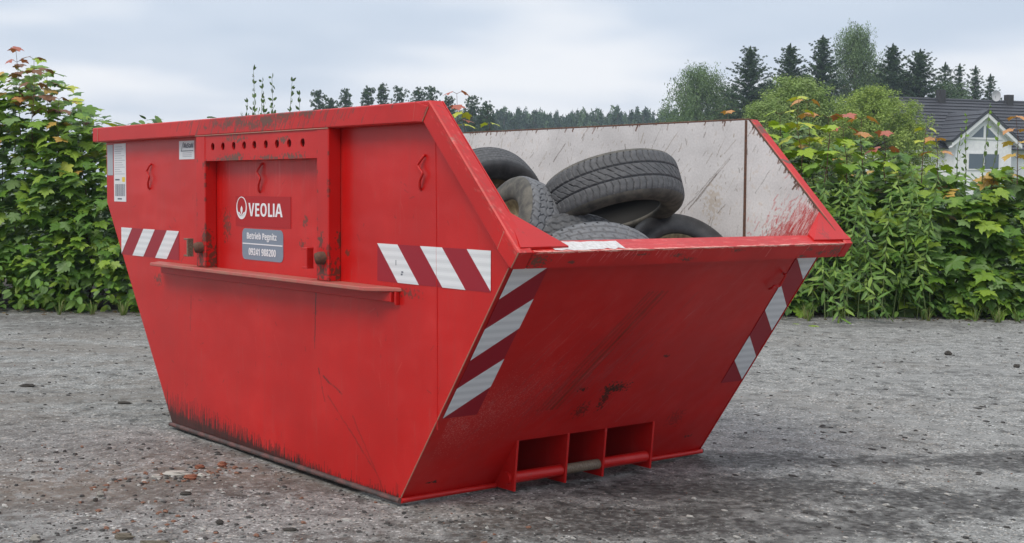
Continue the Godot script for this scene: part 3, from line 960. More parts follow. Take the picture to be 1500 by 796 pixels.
func hole_plate(st: SurfaceTool):
	var x0 := -1.6035
	var x1 := -0.5465
	var y0 := 1.374
	var y1 := 1.4965
	var zf := 0.060
	var zb := 0.052
	var xs := [-1.525, -1.418, -1.308, -1.204, -1.105, -0.996, -0.894, -0.785, -0.668]
	var cy := 1.441
	var left := x0
	for i in xs.size():
		var right: float = x1 if i == xs.size() - 1 else (xs[i] + xs[i + 1]) / 2.0
		var n := 20
		for k in n:
			var a := TAU * k / n
			var b := TAU * (k + 1) / n
			var c := Vector2(xs[i], cy)
			var ia := c + Vector2(cos(a), sin(a)) * 0.0185
			var ib := c + Vector2(cos(b), sin(b)) * 0.0185
			var oa := to_rect(c, a, left, right, y0, y1)
			var ob := to_rect(c, b, left, right, y0, y1)
			quad(st, v3(ia, zf), v3(oa, zf), v3(ob, zf), v3(ib, zf))
			quad(st, v3(ib, zb), v3(ob, zb), v3(oa, zb), v3(ia, zb))
			quad(st, v3(ib, zb), v3(ia, zb), v3(ia, zf), v3(ib, zf))
			if not is_equal_approx(oa.x, ob.x) and not is_equal_approx(oa.y, ob.y):
				var corner := Vector2(left if cos((a + b) / 2) < 0 else right, y0 if sin((a + b) / 2) < 0 else y1)
				tri(st, v3(oa, zf), v3(ob, zf), v3(corner, zf))
				tri(st, v3(oa, zb), v3(corner, zb), v3(ob, zb))
		left = right
	quad(st, Vector3(x0, y0, zb - 0.03), Vector3(x1, y0, zb - 0.03), Vector3(x1, y0, zf), Vector3(x0, y0, zf))
	quad(st, Vector3(x0, y0 + 0.006, zb), Vector3(x1, y0 + 0.006, zb), Vector3(x1, y0 + 0.006, zb - 0.03), Vector3(x0, y0 + 0.006, zb - 0.03))

func v3(p: Vector2, z: float) -> Vector3:
	return Vector3(p.x, p.y, z)

func to_rect(c: Vector2, a: float, x0: float, x1: float, y0: float, y1: float) -> Vector2:
	var d := Vector2(cos(a), sin(a))
	var t := 1e9
	if d.x > 1e-6: t = minf(t, (x1 - c.x) / d.x)
	if d.x < -1e-6: t = minf(t, (x0 - c.x) / d.x)
	if d.y > 1e-6: t = minf(t, (y1 - c.y) / d.y)
	if d.y < -1e-6: t = minf(t, (y0 - c.y) / d.y)
	return c + d * t

func clip(poly: PackedVector2Array, lo: Vector2, hi: Vector2) -> PackedVector2Array:
	var res := Geometry2D.intersect_polygons(poly, PackedVector2Array([lo, Vector2(hi.x, lo.y), hi, Vector2(lo.x, hi.y)]))
	if res.is_empty():
		return PackedVector2Array()
	var out: PackedVector2Array = res[0]
	if Geometry2D.is_polygon_clockwise(out):
		out.reverse()
	return out

func sheet(tr: Transform3D, lo: Vector2, hi: Vector2, whites: Array, label: String):
	var st := begin()
	prism(st, PackedVector2Array([lo, Vector2(hi.x, lo.y), hi, Vector2(lo.x, hi.y)]), 0.0003, 0.0015, 0.0, tr)
	var base := part(st, "warning_sheet", M.sheet_red)
	base.set_meta("label", label)
	for wpoly in whites:
		var p := clip(wpoly, lo, hi)
		if p.size() > 2:
			st = begin()
			prism(st, p, 0.0016, 0.0026, 0.0, tr)
			part(st, "white_stripe", M.sheet_white, base)

func sheets():
	uvo = Vector3.ZERO; uvu = Vector3(1, 0, 0); uvv = Vector3(0, -1, 0)
	var flatz := Transform3D(Basis(), Vector3.ZERO)
	var ws := []
	for k in 3:
		var x := -0.17 + 0.302 * k
		ws.append(PackedVector2Array([Vector2(x + 0.150, 0.877), Vector2(x + 0.150 + 0.145, 0.877), Vector2(x + 0.145, 1.028), Vector2(x, 1.028)]))
	sheet(flatz, Vector2(-0.17, 0.877), Vector2(0.579, 1.028), ws, "red and white warning strip on the side wall, by the low end")
	for q in [[-0.035, 0.945, 0.004, 0.022], [0.005, 0.918, 0.014, 0.006], [0.002, 0.908, 0.012, 0.007]]:
		plate(Vector2(q[0], q[1]), Vector2(q[0] + q[2], q[1] + q[3]), 0.0019, 0.0027, 0.0031, "scuff_mark", M.ink)
	ws = []
	for k in 3:
		var x := -2.78 + 0.300 * k
		ws.append(PackedVector2Array([Vector2(x - 0.150, 0.873), Vector2(x - 0.005, 0.873), Vector2(x + 0.147, 1.022), Vector2(x, 1.022)]))
	sheet(flatz, Vector2(-2.781, 0.873), Vector2(-2.037, 1.022), ws, "red and white warning strip on the side wall, by the high end")
	# on the low end wall: x runs across to the far side, y up the slope
	var L := sqrt(1.0 + K * K)
	var tr := Transform3D(Basis(Vector3(0, 0, -1), Vector3(K, 1, 0) / L, Vector3(1, -K, 0) / L), Vector3(-0.0018, 0.018, 0))
	var q := func(x: float, y: float) -> Vector2: return Vector2(x, (y - 0.018) * L)
	ws = []
	for k in 3:
		var b := 0.379 + 0.240 * k
		ws.append(PackedVector2Array([q.call(0.022, b - 0.006), q.call(0.190, b + 0.115), q.call(0.190, b + 0.230), q.call(0.022, b + 0.117)]))
	sheet(tr, q.call(0.024, 0.372), q.call(0.188, 0.972), ws, "red and white warning strip up the nearer edge of the low end")
	ws = []
	for k in 3:
		var b := 0.385 + 0.240 * k
		ws.append(PackedVector2Array([q.call(1.710, b), q.call(1.710, b + 0.115), q.call(1.570, b + 0.228), q.call(1.570, b + 0.108)]))
	sheet(tr, q.call(1.572, 0.380), q.call(1.706, 0.972), ws, "red and white warning strip up the farther edge of the low end")

func plate(lo: Vector2, hi: Vector2, radius: float, z0: float, z1: float, called: String, mat, parent: Node3D = null) -> MeshInstance3D:
	var poly := PackedVector2Array()
	for c in [[hi.x - radius, lo.y + radius, -90], [hi.x - radius, hi.y - radius, 0], [lo.x + radius, hi.y - radius, 90], [lo.x + radius, lo.y + radius, 180]]:
		for k in (5 if radius > 0.0 else 1):
			var a := deg_to_rad(c[2] + k * 22.5)
			poly.append(Vector2(c[0] + cos(a) * radius, c[1] + sin(a) * radius))
	var st := begin()
	prism(st, poly, z0, z1)
	return part(st, called, mat, parent)

func lettering(what: String, lo: Vector2, hi: Vector2, z: float, mat, parent: Node3D, bold := true) -> MeshInstance3D:
	var t := TextMesh.new()
	var f := SystemFont.new()
	f.font_names = PackedStringArray(["Droid Sans"])
	f.font_weight = 700 if bold else 400
	t.font = f
	t.text = what
	t.font_size = 64
	t.pixel_size = 0.01
	t.depth = 0.05
	t.curve_step = 1.0
	var b := t.get_aabb()
	var sx := (hi.x - lo.x) / b.size.x
	var sy := (hi.y - lo.y) / b.size.y
	var c := b.position + b.size / 2
	return put(t, "lettering", mat, parent, Transform3D(Basis.from_scale(Vector3(sx, sy, 0.02)), Vector3((lo.x + hi.x) / 2 - c.x * sx, (lo.y + hi.y) / 2 - c.y * sy, z)))

func disc_ring(c: Vector2, outer: Vector2, inner: Vector2, ic: Vector2, z0: float, z1: float) -> SurfaceTool:
	var st := begin()
	var n := 40
	for k in n:
		var a := TAU * k / n
		var b := TAU * (k + 1) / n
		var oa := c + Vector2(cos(a) * outer.x, sin(a) * outer.y)
		var ob := c + Vector2(cos(b) * outer.x, sin(b) * outer.y)
		var ia := ic + Vector2(cos(a) * inner.x, sin(a) * inner.y)
		var ib := ic + Vector2(cos(b) * inner.x, sin(b) * inner.y)
		quad(st, v3(ia, z1), v3(oa, z1), v3(ob, z1), v3(ib, z1))
		quad(st, v3(oa, z0), v3(ob, z0), v3(ob, z1), v3(oa, z1))
	return st

func signs():
	# company sign: red panel, ring emblem with a figure, white lettering
	var s := plate(Vector2(-1.405, 1.066), Vector2(-0.876, 1.208), 0.0, 0.0004, 0.002, "company_sign", M.sign_red)
	s.set_meta("label", "red sign with white ring emblem and lettering")
	lettering("VEOL", Vector2(-1.272, 1.115), Vector2(-1.043, 1.177), 0.003, M.sign_white, s)
	plate(Vector2(-1.036, 1.116), Vector2(-1.022, 1.176), 0.0, 0.0021, 0.0035, "lettering", M.sign_white, s)
	lettering("A", Vector2(-1.016, 1.116), Vector2(-0.948, 1.176), 0.003, M.sign_white, s)
	part(disc_ring(Vector2(-1.343, 1.152), Vector2(0.052, 0.053), Vector2(0.043, 0.042), Vector2(-1.343, 1.159), 0.002, 0.003), "emblem_ring", M.sign_white, s)
	var st := begin()
	var drop := PackedVector2Array()
	for k in 14:
		var a := PI + PI * k / 13.0
		drop.append(Vector2(-1.343 + cos(a) * 0.034, 1.131 + sin(a) * 0.019))
	for q in [Vector2(-1.318, 1.133), Vector2(-1.343, 1.117), Vector2(-1.368, 1.133)]:
		drop.append(q)
	prism(st, drop, 0.002, 0.003)
	part(st, "emblem_base", M.sign_white, s)
	st = begin()
	prism(st, PackedVector2Array([Vector2(-1.343, 1.119), Vector2(-1.333, 1.138), Vector2(-1.334, 1.15), Vector2(-1.343, 1.162), Vector2(-1.352, 1.15), Vector2(-1.353, 1.138)]), 0.0021, 0.0031)
	part(st, "emblem_flame", M.sign_white, s)
	# grey plate below
	s = plate(Vector2(-1.339, 0.912), Vector2(-0.945, 1.057), 0.028, 0.0004, 0.002, "address_sign", M.sign_grey)
	s.set_meta("label", "grey sign with place name and telephone number")
	lettering("Betrieb Pegnitz", Vector2(-1.289, 0.999), Vector2(-1.003, 1.040), 0.003, M.sign_white, s)
	lettering("09241 988200", Vector2(-1.272, 0.934), Vector2(-1.012, 0.967), 0.003, M.sign_white, s)
	plate(Vector2(-1.333, 0.984), Vector2(-0.951, 0.989), 0.0, 0.0021, 0.003, "dividing_line", M.sign_white, s)
	# maker's sticker
	s = plate(Vector2(-2.027, 1.388), Vector2(-1.851, 1.481), 0.0, 0.0004, 0.0015, "maker_sticker", M.paper)
	s.set_meta("label", "small white maker's sticker beside the post")
	lettering("AluStahl", Vector2(-1.975, 1.445), Vector2(-1.862, 1.470), 0.0022, M.ink, s)
	st = begin()
	prism(st, PackedVector2Array([Vector2(-2.005, 1.428), Vector2(-1.862, 1.428), Vector2(-1.862, 1.432), Vector2(-1.998, 1.432), Vector2(-1.972, 1.475), Vector2(-1.978, 1.475)]), 0.0016, 0.0023)
	part(st, "maker_mark", M.ink, s)
	for y in [1.418, 1.408, 1.400]:
		plate(Vector2(-1.985, y), Vector2(-1.880, y + 0.004), 0.0, 0.0016, 0.002, "print_line", M.ink_pale, s)
	# type plate and bar code label at the far end
	s = plate(Vector2(-2.975, 1.311), Vector2(-2.893, 1.481), 0.0, 0.0004, 0.0015, "foil_plate", M.foil)
	s.set_meta("label", "narrow grey foil plate at the high end")
	s = plate(Vector2(-2.880, 1.165), Vector2(-2.712, 1.486), 0.0, 0.0004, 0.0015, "inspection_label", M.paper)
	s.set_meta("label", "tall white inspection label with bar code")
	var r := RandomNumberGenerator.new()
	r.seed = 3
	for k in 13:
		plate(Vector2(-2.868, 1.466 - k * 0.0125), Vector2(-2.868 + r.randf_range(0.07, 0.145), 1.470 - k * 0.0125), 0.0, 0.0016, 0.002, "print_line", M.ink_pale, s)
	plate(Vector2(-2.862, 1.282), Vector2(-2.80, 1.290), 0.0, 0.0016, 0.002, "print_line", M.ink, s)
	plate(Vector2(-2.765, 1.274), Vector2(-2.725, 1.300), 0.0, 0.0016, 0.002, "yellow_mark", M.yellow, s)
	var x := -2.862
	while x < -2.73:
		var bw := r.randf_range(0.003, 0.009)
		plate(Vector2(x, 1.195), Vector2(x + bw, 1.262), 0.0, 0.0016, 0.002, "bar", M.ink, s)
		x += bw + r.randf_range(0.004, 0.008)
	plate(Vector2(-2.83, 1.176), Vector2(-2.77, 1.184), 0.0, 0.0016, 0.002, "print_line", M.ink, s)

# ---------------------------------------------------------------- tyres
func tri_wave(x: float) -> float:
	return absf(fposmod(x, 1.0) * 2.0 - 1.0)

func line_at(x: float, period: float, wide: float) -> float:
	var d := absf(fposmod(x / period + 0.5, 1.0) - 0.5) * period
	return clampf((wide - d) / (wide * 0.5), 0.0, 1.0)

# how deep the tread is cut, 0 to 1, u metres round and v metres across
func tread_cut(kind: int, u: float, v: float, hw: float) -> float:
	var q := v / hw
	match kind:
		0:  # road tyre: two ring grooves, chevron shoulders, slanted sipes between
			var g := maxf(line_at(absf(q) - 0.34, 9.0, 0.045), 0.0)
			if absf(q) > 0.34:
				g = maxf(g, line_at(u + tri_wave(absf(v) / 0.06) * 0.008 * signf(q), 0.0305, 0.0022))
			else:
				g = maxf(g, line_at(u + v * 1.2 + (0.006 if int(floor(u / 0.0375)) % 2 == 0 else 0.0), 0.0375, 0.0026))
			return g
		1:  # winter tyre: net of small blocks
			var row := floorf((q + 1.0) * 2.5 + tri_wave(u / 0.048) * 0.3)
			var g2 := line_at((q + 1.0) * 2.5 + tri_wave(u / 0.048) * 0.3, 1.0, 0.075)
			g2 = maxf(g2, line_at(u + 0.019 * row + tri_wave(v / 0.05) * 0.016, 0.040, 0.0029))
			return g2
		2:  # lorry-like zigzag ribs
			return maxf(line_at(q * 2.5 + tri_wave(u / 0.045) * 0.34, 1.0, 0.12), line_at(u + v * 0.4, 0.045, 0.0035) * (1.0 if fposmod(q * 2.5 + 0.5, 1.0) > 0.5 else 0.3))
		3:  # chunky bricks
			var r3 := floorf((q + 1.0) * 2.5 + 0.5)
			return maxf(line_at((q + 1.0) * 2.5, 1.0, 0.07), line_at(u + 0.025 * r3 + v * 0.5, 0.052, 0.0036))
		_:  # plain ribs with fine cuts
			return maxf(line_at((q + 1.0) * 3.0, 1.0, 0.16), line_at(u + tri_wave(v / 0.03) * 0.006, 0.020, 0.002) * 0.5)

func tyre_profile(R: float, Wd: float) -> Array:
	# outer half from shoulder to bead: [across, radius]
	var h := Wd / 2
	return [[0.80, R - 0.012], [0.88, R - 0.018], [0.945, R - 0.030], [0.985, R - 0.048], [1.0, R - 0.066], [0.985, R - 0.085], [0.94, R - 0.100], [0.86, R - 0.112], [0.80, R - 0.117], [0.74, R - 0.120], [0.66, R - 0.114]].map(func(p): return Vector2(p[0] * h, p[1]))

func lathe(st: SurfaceTool, prof: Array, n: int, flip: bool, ribs := 0.0):
	var rows := []
	for p in prof:
		var row := []
		for k in n:
			var a := TAU * k / n
			var rr: float = p.y
			row.append(Vector3(cos(a) * rr, sin(a) * rr, p.x))
		rows.append(row)
	st.set_smooth_group(1)
	for i in prof.size() - 1:
		for k in n:
			var l := (k + 1) % n
			if flip: quad(st, rows[i][k], rows[i + 1][k], rows[i + 1][l], rows[i][l])
			else: quad(st, rows[i][l], rows[i + 1][l], rows[i + 1][k], rows[i][k])

func tyre(label: String, R: float, Wd: float, kind: int, treadmat, sidemat, at: Vector3, axis: Vector3, spin := 0.0, wheel := 0, hidden := false, nn := 420, mm := 40) -> Node3D:
	var t := thing("old_tyre", label, "tyre", at, "old tyres in the skip")
	var z := axis.normalized()
	var x := z.cross(Vector3.UP if absf(z.y) < 0.9 else Vector3.RIGHT).normalized()
	t.basis = Basis(x, z.cross(x), z).rotated(z, spin)
	var hw := Wd * 0.40
	var st := SurfaceTool.new()
	st.begin(Mesh.PRIMITIVE_TRIANGLES)
	st.set_smooth_group(0)
	if hidden:
		nn = 48; mm = 6
	for k in nn + 1:
		var a := TAU * k / nn
		for j in mm + 1:
			var q := -1.0 + 2.0 * j / mm
			var v := q * hw
			var cut := 0.0 if hidden else tread_cut(kind, a * R, v, hw)
			var rr := R - 0.004 * q * q - 0.008 * pow(absf(q), 8.0) - 0.0095 * cut
			st.add_vertex(Vector3(cos(a) * rr, sin(a) * rr, v))
	for k in nn:
		for j in mm:
			var q := k * (mm + 1) + j
			var e := q + mm + 1
			for i in [q, q + 1, e, q + 1, e + 1, e]:
				st.add_index(i)
	st.generate_normals()
	put(st.commit(), "tread", treadmat, t)
	var prof := tyre_profile(R, Wd)
	var liner := begin()
	lathe(liner, [[0.66, R - 0.114], [0.80, R - 0.085], [0.86, R - 0.055], [0.70, R - 0.032], [0.0, R - 0.024], [-0.70, R - 0.032], [-0.86, R - 0.055], [-0.80, R - 0.085], [-0.66, R - 0.114]].map(func(p): return Vector2(p[0] * Wd / 2, p[1])), 64 if not hidden else 24, true)
	put(done(liner), "liner", M.liner, t)
	var s2 := begin()
	lathe(s2, prof, 96 if not hidden else 32, false)
	put(done(s2), "sidewall", sidemat, t)
	s2 = begin()
	lathe(s2, prof.map(func(p): return Vector2(-p.x, p.y)), 96 if not hidden else 32, true)
	put(done(s2), "sidewall", sidemat, t)
	if wheel != 0:
		s2 = begin()
		var br := R - 0.115
		var f := signf(wheel)
		lathe(s2, [Vector2(0.37 * Wd * f, br + 0.012), Vector2(0.37 * Wd * f, br - 0.004), Vector2(0.30 * Wd * f, br - 0.012), Vector2(0.20 * Wd * f, br - 0.03), Vector2(0.10 * Wd * f, br - 0.05), Vector2(0.22 * Wd * f, br - 0.075), Vector2(0.26 * Wd * f, 0.055), Vector2(0.20 * Wd * f, 0.045), Vector2(0.20 * Wd * f, 0.004)], 64, wheel > 0)
		put(done(s2), "wheel_rim", M.wheel_steel, t)
	return t

func tyres():
	var R := rightv
	var U := Vector3.UP
	var T := -fwdv
	var rb: Array = M.rubber
	tyre("large tyre with slanted sipes lying tilted on top of the heap", 0.312, 0.225, 0, rb[0], rb[3], Vector3(-0.03, 1.222, -1.16), U * 0.93 - R * 0.22 - T * 0.34, 0.4, 0, false, 620, 64)
	tyre("dark tyre with fine ring grooves behind the sloping rim", 0.31, 0.20, 4, rb[0], rb[2], Vector3(-1.10, 1.160, -1.25), T * 0.80 - U * 0.42 + R * 0.34, 0.2, 1)
	tyre("grey winter tyre on a brown steel wheel, standing beside the sloping rim", 0.29, 0.20, 1, rb[1], rb[3], Vector3(-0.30, 1.02, -0.80), R * -0.80 + T * 0.38 + U * 0.36, 0.6, 1, false, 620, 72)
	tyre("tyre with zigzag tread wedged under the tilted one", 0.31, 0.22, 2, rb[0], rb[0], Vector3(-0.16, 0.90, -0.96), R * 0.16 + T * 0.50 - U * 0.72, 0.0)
	tyre("pale tyre with brick-like tread blocks just behind the low rim", 0.30, 0.21, 3, rb[1], rb[1], Vector3(0.18, 0.855, -0.86), R * 0.06 + T * 0.62 - U * 0.62, 0.3)
	tyre("dark smooth-sided tyre on a rusty wheel by the far wall", 0.28, 0.19, 4, rb[2], rb[2], Vector3(0.12, 0.885, -1.43), T * 0.70 + R * 0.25 + U * 0.55, 0.0, 1)
	# the heap goes on below what one can see
	for q in [[Vector3(-0.45, 0.5, -0.5), U + R * 0.1], [Vector3(-0.45, 0.5, -1.2), U - R * 0.1], [Vector3(-1.2, 0.45, -0.5), U + T * 0.1], [Vector3(-1.2, 0.45, -1.2), U], [Vector3(-0.66, 0.20, -0.5), U], [Vector3(-0.66, 0.20, -1.2), U], [Vector3(-1.35, 0.20, -0.5), U], [Vector3(-1.35, 0.20, -1.2), U], [Vector3(-1.0, 0.74, -0.55), U + R * 0.1], [Vector3(-1.05, 0.74, -1.2), U]]:
		tyre("tyre buried under the others in the red skip", 0.31, 0.21, 4, rb[0], rb[0], q[0], q[1], 0.0, 0, true)

# ---------------------------------------------------------------- leaves
var leaf_cache := {}

func leaf_outline(kind: String) -> Array:
	match kind:
		"maple":
			return [Vector2(0, 0.04), Vector2(0.10, -0.05), Vector2(0.36, -0.02), Vector2(0.44, 0.08), Vector2(0.34, 0.20), Vector2(0.50, 0.30), Vector2(0.62, 0.52), Vector2(0.48, 0.50), Vector2(0.40, 0.60), Vector2(0.24, 0.56), Vector2(0.28, 0.74), Vector2(0.13, 0.80), Vector2(0, 1.05)]
		"oval":
			return [Vector2(0, 0), Vector2(0.16, 0.12), Vector2(0.25, 0.36), Vector2(0.22, 0.62), Vector2(0.11, 0.86), Vector2(0, 1.0)]
		_:
			return [Vector2(0, 0), Vector2(0.08, 0.15), Vector2(0.125, 0.38), Vector2(0.095, 0.68), Vector2(0.035, 0.9), Vector2(0, 1.0)]

# one leaf lying in x, y, its stalk at the origin, its blade creased along the midrib and curved
func leaf_mesh(kind: String, variant: int, col: Color) -> ArrayMesh:
	var key := "%s %d %s" % [kind, variant, col.to_html()]
	if leaf_cache.has(key):
		return leaf_cache[key]
	var r := RandomNumberGenerator.new()
	r.seed = hash(kind) % 1000 + variant * 31
	var half := leaf_outline(kind)
	var curl := r.randf_range(0.15, 0.4)
	var fold := r.randf_range(0.1, 0.35)
	var pts := []
	for p in half:
		pts.append(p * r.randf_range(0.93, 1.07))
	for i in range(half.size() - 2, 0, -1):
		var p: Vector2 = half[i] * r.randf_range(0.93, 1.07)
		pts.append(Vector2(-p.x, p.y))
	var lift := func(p: Vector2) -> Vector3:
		return Vector3(p.x, p.y, -curl * p.y * p.y * 0.5 + absf(p.x) * fold - 0.5 * p.x * p.x)
	var st := begin()
	var mid := Vector2(0, 0.32)
	var n := pts.size()
	var tip: int = half.size() - 1
	var pale := col.lerp(Color(0.3, 0.36, 0.12), 0.12)
	for i in n:
		var j := (i + 1) % n
		var a: Vector3 = lift.call(pts[i])
		var b: Vector3 = lift.call(pts[j])
		st.set_color(pale); st.add_vertex(lift.call(mid))
		st.set_color(col); st.add_vertex(b)
		st.set_color(col); st.add_vertex(a)
	st.generate_normals()
	var m := st.commit()
	leaf_cache[key] = m
	return m

func leaf_place(at: Vector3, normal: Vector3, tip: Vector3, size: float) -> Transform3D:
	var z := normal.normalized()
	var y := (tip - z * tip.dot(z)).normalized()
	return Transform3D(Basis(y.cross(z), y, z).scaled_local(Vector3.ONE * size), at)

func rv(a := 1.0) -> Vector3:
	return Vector3(rng.randf_range(-a, a), rng.randf_range(-a, a), rng.randf_range(-a, a))

# leaves: [transform, colour index, nearness]; the ones most in view become parts, the rest one mass
func leaves_onto(parent: Node3D, kind: String, leaves: Array, palette: Array, singles: int):
	leaves.sort_custom(func(a, b): return a[2] < b[2])
	for i in mini(singles, leaves.size()):
		put(leaf_mesh(kind, i % 4, palette[leaves[i][1]]), "leaf", M.leaf, parent, leaves[i][0])
	var rest := leaves.slice(singles)
	if rest.is_empty():
		return
	for v in 2:
		var mine := []
		for i in rest.size():
			if i % 2 == v: mine.append(rest[i])
		if mine.is_empty(): continue
		var mm := MultiMesh.new()
		mm.transform_format = MultiMesh.TRANSFORM_3D
		mm.use_colors = true
		mm.mesh = leaf_mesh(kind, v, Color.WHITE)
		mm.instance_count = mine.size()
		for i in mine.size():
			mm.set_instance_transform(i, mine[i][0])
			mm.set_instance_color(i, palette[mine[i][1]])
		var mi := MultiMeshInstance3D.new()
		mi.name = "foliage"
		mi.multimesh = mm
		mi.material_override = M.leaf
		mi.set_meta("kind", "stuff")
		parent.add_child(mi, true)

var GREENS := [Color(0.120, 0.235, 0.024), Color(0.080, 0.180, 0.024), Color(0.165, 0.290, 0.030), Color(0.100, 0.210, 0.034), Color(0.220, 0.335, 0.036), Color(0.150, 0.250, 0.080)]
var YOUNG := [Color(0.30, 0.43, 0.04), Color(0.46, 0.50, 0.06), Color(0.56, 0.36, 0.09), Color(0.55, 0.26, 0.10), Color(0.46, 0.13, 0.10), Color(0.22, 0.10, 0.06), Color(0.18, 0.32, 0.04), Color(0.10, 0.17, 0.05), Color(0.07, 0.12, 0.045)]

func stems(parent: Node3D, s0: float, s1: float, H: float, d0: float, n: int):
	for i in n:
		var s := lerpf(s0, s1, (i + rng.randf()) / n)
		var a := F(s, d0 + rng.randf_range(0.4, 0.9), 0.0) - parent.position
		var path := [a]
		for k in 5:
			path.append(path[-1] + Vector3(0, H * 0.17, 0) + rv(0.09))
		var st := begin()
		tube(st, path, [0.016, 0.013, 0.010, 0.008, 0.006, 0.004], 6)
		put(done(st), "stem", M.twig if i % 2 else M.bark, parent)

func shrub(called: String, label: String, kind: String, s0: float, s1: float, heights: Array, d0: float, n: int, size: Vector2, singles: int, deep := 1.2, young := 0.0, greens: Array = []) -> Node3D:
	var t := thing(called, label, "shrub", F((s0 + s1) / 2, d0 + 0.6), "shrubs along the back of the yard")
	var fn := FastNoiseLite.new()
	fn.seed = int(s0 * 100) + 500
	fn.frequency = 1.3
	fn.fractal_octaves = 3
	var pal: Array = (greens if greens else GREENS) + YOUNG
	var ng: int = pal.size() - YOUNG.size()
	var list := []
	while list.size() < n:
		var f := rng.randf()
		var s := lerpf(s0, s1, f)
		var hi: float = heights[mini(int(f * (heights.size() - 1)), heights.size() - 2)]
		var hj: float = heights[mini(int(f * (heights.size() - 1)) + 1, heights.size() - 1)]
		var top := lerpf(hi, hj, fposmod(f * (heights.size() - 1), 1.0)) * (1.0 + fn.get_noise_1d(s * 3.0) * 0.16)
		var y := 0.03 + (top - 0.03) * pow(rng.randf(), 0.9)
		var q := y / top
		var front := d0 - 0.1 + 0.6 * pow(q, 2.2) + fn.get_noise_2d(s * 1.6, y * 1.6) * 0.35 + (0.18 * pow(1.0 - q, 3.0))
		var inward := -log(maxf(rng.randf(), 0.001)) * (0.20 + 0.25 * q)
		if inward > deep: continue
		var p := F(s, front + inward, y)
		var outw := -fwdv * (1.0 - 0.35 * q) + rightv * (f - 0.5) * 0.8
		var normal := outw * 0.42 + Vector3.UP * (0.9 + 0.4 * q) + rv(0.55)
		var tip := outw * 0.75 - Vector3.UP * 0.45 + rightv * rng.randf_range(-0.9, 0.9)
		var ci := rng.randi() % ng
		if young > 0.0 and rng.randf() < young and q > 0.62 + 0.2 * rng.randf():
			ci = ng + [0, 0, 1, 6, 6, 2][rng.randi() % 6]
		list.append([leaf_place(p - t.position, normal, tip, rng.randf_range(size.x, size.y)), ci, inward + rng.randf() * 0.05])
	leaves_onto(t, kind, list, pal, singles)
	stems(t, s0 + 0.1, s1 - 0.1, (heights[0] + heights[-1]) / 2.0, d0, 6)
	return t

# a shoot standing out of the hedge: stalk with pairs of leaves, palette indices into YOUNG from below upwards
func shoot(parent: Node3D, s: float, d: float, y0: float, y1: float, tones: Array, size: float, kind := "maple", gap := 0.13):
	var a := F(s, d, y0) - parent.position
	var b := F(s + rng.randf_range(-0.06, 0.06), d, y1) - parent.position
	var st := begin()
	tube(st, [a, a.lerp(b, 0.33) + rv(0.025), a.lerp(b, 0.66) + rv(0.025), b], [0.005, 0.004, 0.003, 0.002], 6)
	put(done(st), "stem", M.twig if kind == "maple" else M.green_stem, parent)
	var n := maxi(2, int((y1 - y0) / gap))
	var turn := rng.randf() * TAU
	for i in n:
		var f := float(i + 1) / n
		var p := a.lerp(b, f)
		turn += PI / 2 + rng.randf_range(-0.3, 0.3)
		for k in 2:
			var dir := Vector3(cos(turn + PI * k), 0.0, sin(turn + PI * k))
			var stalk := size * (0.5 if kind == "maple" else 0.15) * (1.15 - 0.6 * f)
			var q := p + dir * stalk + Vector3(0, stalk * 0.5, 0)
			var st2 := begin()
			tube(st2, [p, q], [0.0022], 4, false)
			put(done(st2), "leaf_stalk", M.twig, parent)
			var col: Color = YOUNG[tones[mini(int(f * tones.size()), tones.size() - 1)]]
			put(leaf_mesh(kind, rng.randi() % 4, col), "leaf", M.leaf, parent, leaf_place(q, (Vector3.UP + dir * 0.35 + rv(0.22)) if kind == "maple" else (dir + rv(0.5)), (dir - Vector3.UP * 0.3) if kind == "maple" else (dir * 0.9 + Vector3.UP * 0.5 + rv(0.4)), size * (1.1 - 0.45 * f) * rng.randf_range(0.85, 1.15)))

func willowherb(i: int, label: String, s: float, d: float, h: float, lean: Vector3, lying := false):
	var t := thing("willowherb", label, "plant", F(s, d), "willowherb stems in front of the hedge")
	var path := [Vector3.ZERO]
	var dir := (Vector3.UP + lean).normalized()
	var seg := 10
	for k in seg:
		if lying:
			dir = (dir - Vector3.UP * (0.12 if path[-1].y > 0.10 else -0.10)).normalized()
		else:
			dir = (dir + rv(0.05)).normalized()
		path.append(path[-1] + dir * h / seg)
	var st := begin()
	tube(st, path, [0.006, 0.006, 0.0055, 0.005, 0.005, 0.0045, 0.004, 0.0035, 0.003, 0.0025, 0.002], 6)
	put(done(st), "stem", M.green_stem, t)
	var pal := [Color(0.10, 0.21, 0.032), Color(0.14, 0.265, 0.042), Color(0.075, 0.165, 0.030), Color(0.20, 0.32, 0.05)]
	var n := int(h / 0.024)
	for k in n:
		var f := (0.10 if lying else 0.20) + (0.90 if lying else 0.80) * (k + 0.5) / n
		var x := f * seg
		var p: Vector3 = path[int(minf(x, seg - 1))].lerp(path[int(minf(x, seg - 1)) + 1], minf(x - int(minf(x, seg - 1)), 1.0))
		var a := k * 2.4 + i
		var out := Vector3(cos(a), 0, sin(a))
		var l := (0.150 - 0.065 * f) * rng.randf_range(0.8, 1.25)
		put(leaf_mesh("narrow", k % 4, pal[rng.randi() % 4]), "leaf", M.leaf, t, leaf_place(p, Vector3.UP * 0.55 - fwdv * 0.45 + out * 0.2 + rv(0.45), out + Vector3.UP * rng.randf_range(-0.7, 0.25) + (dir * 0.6 if lying else Vector3.ZERO), l))

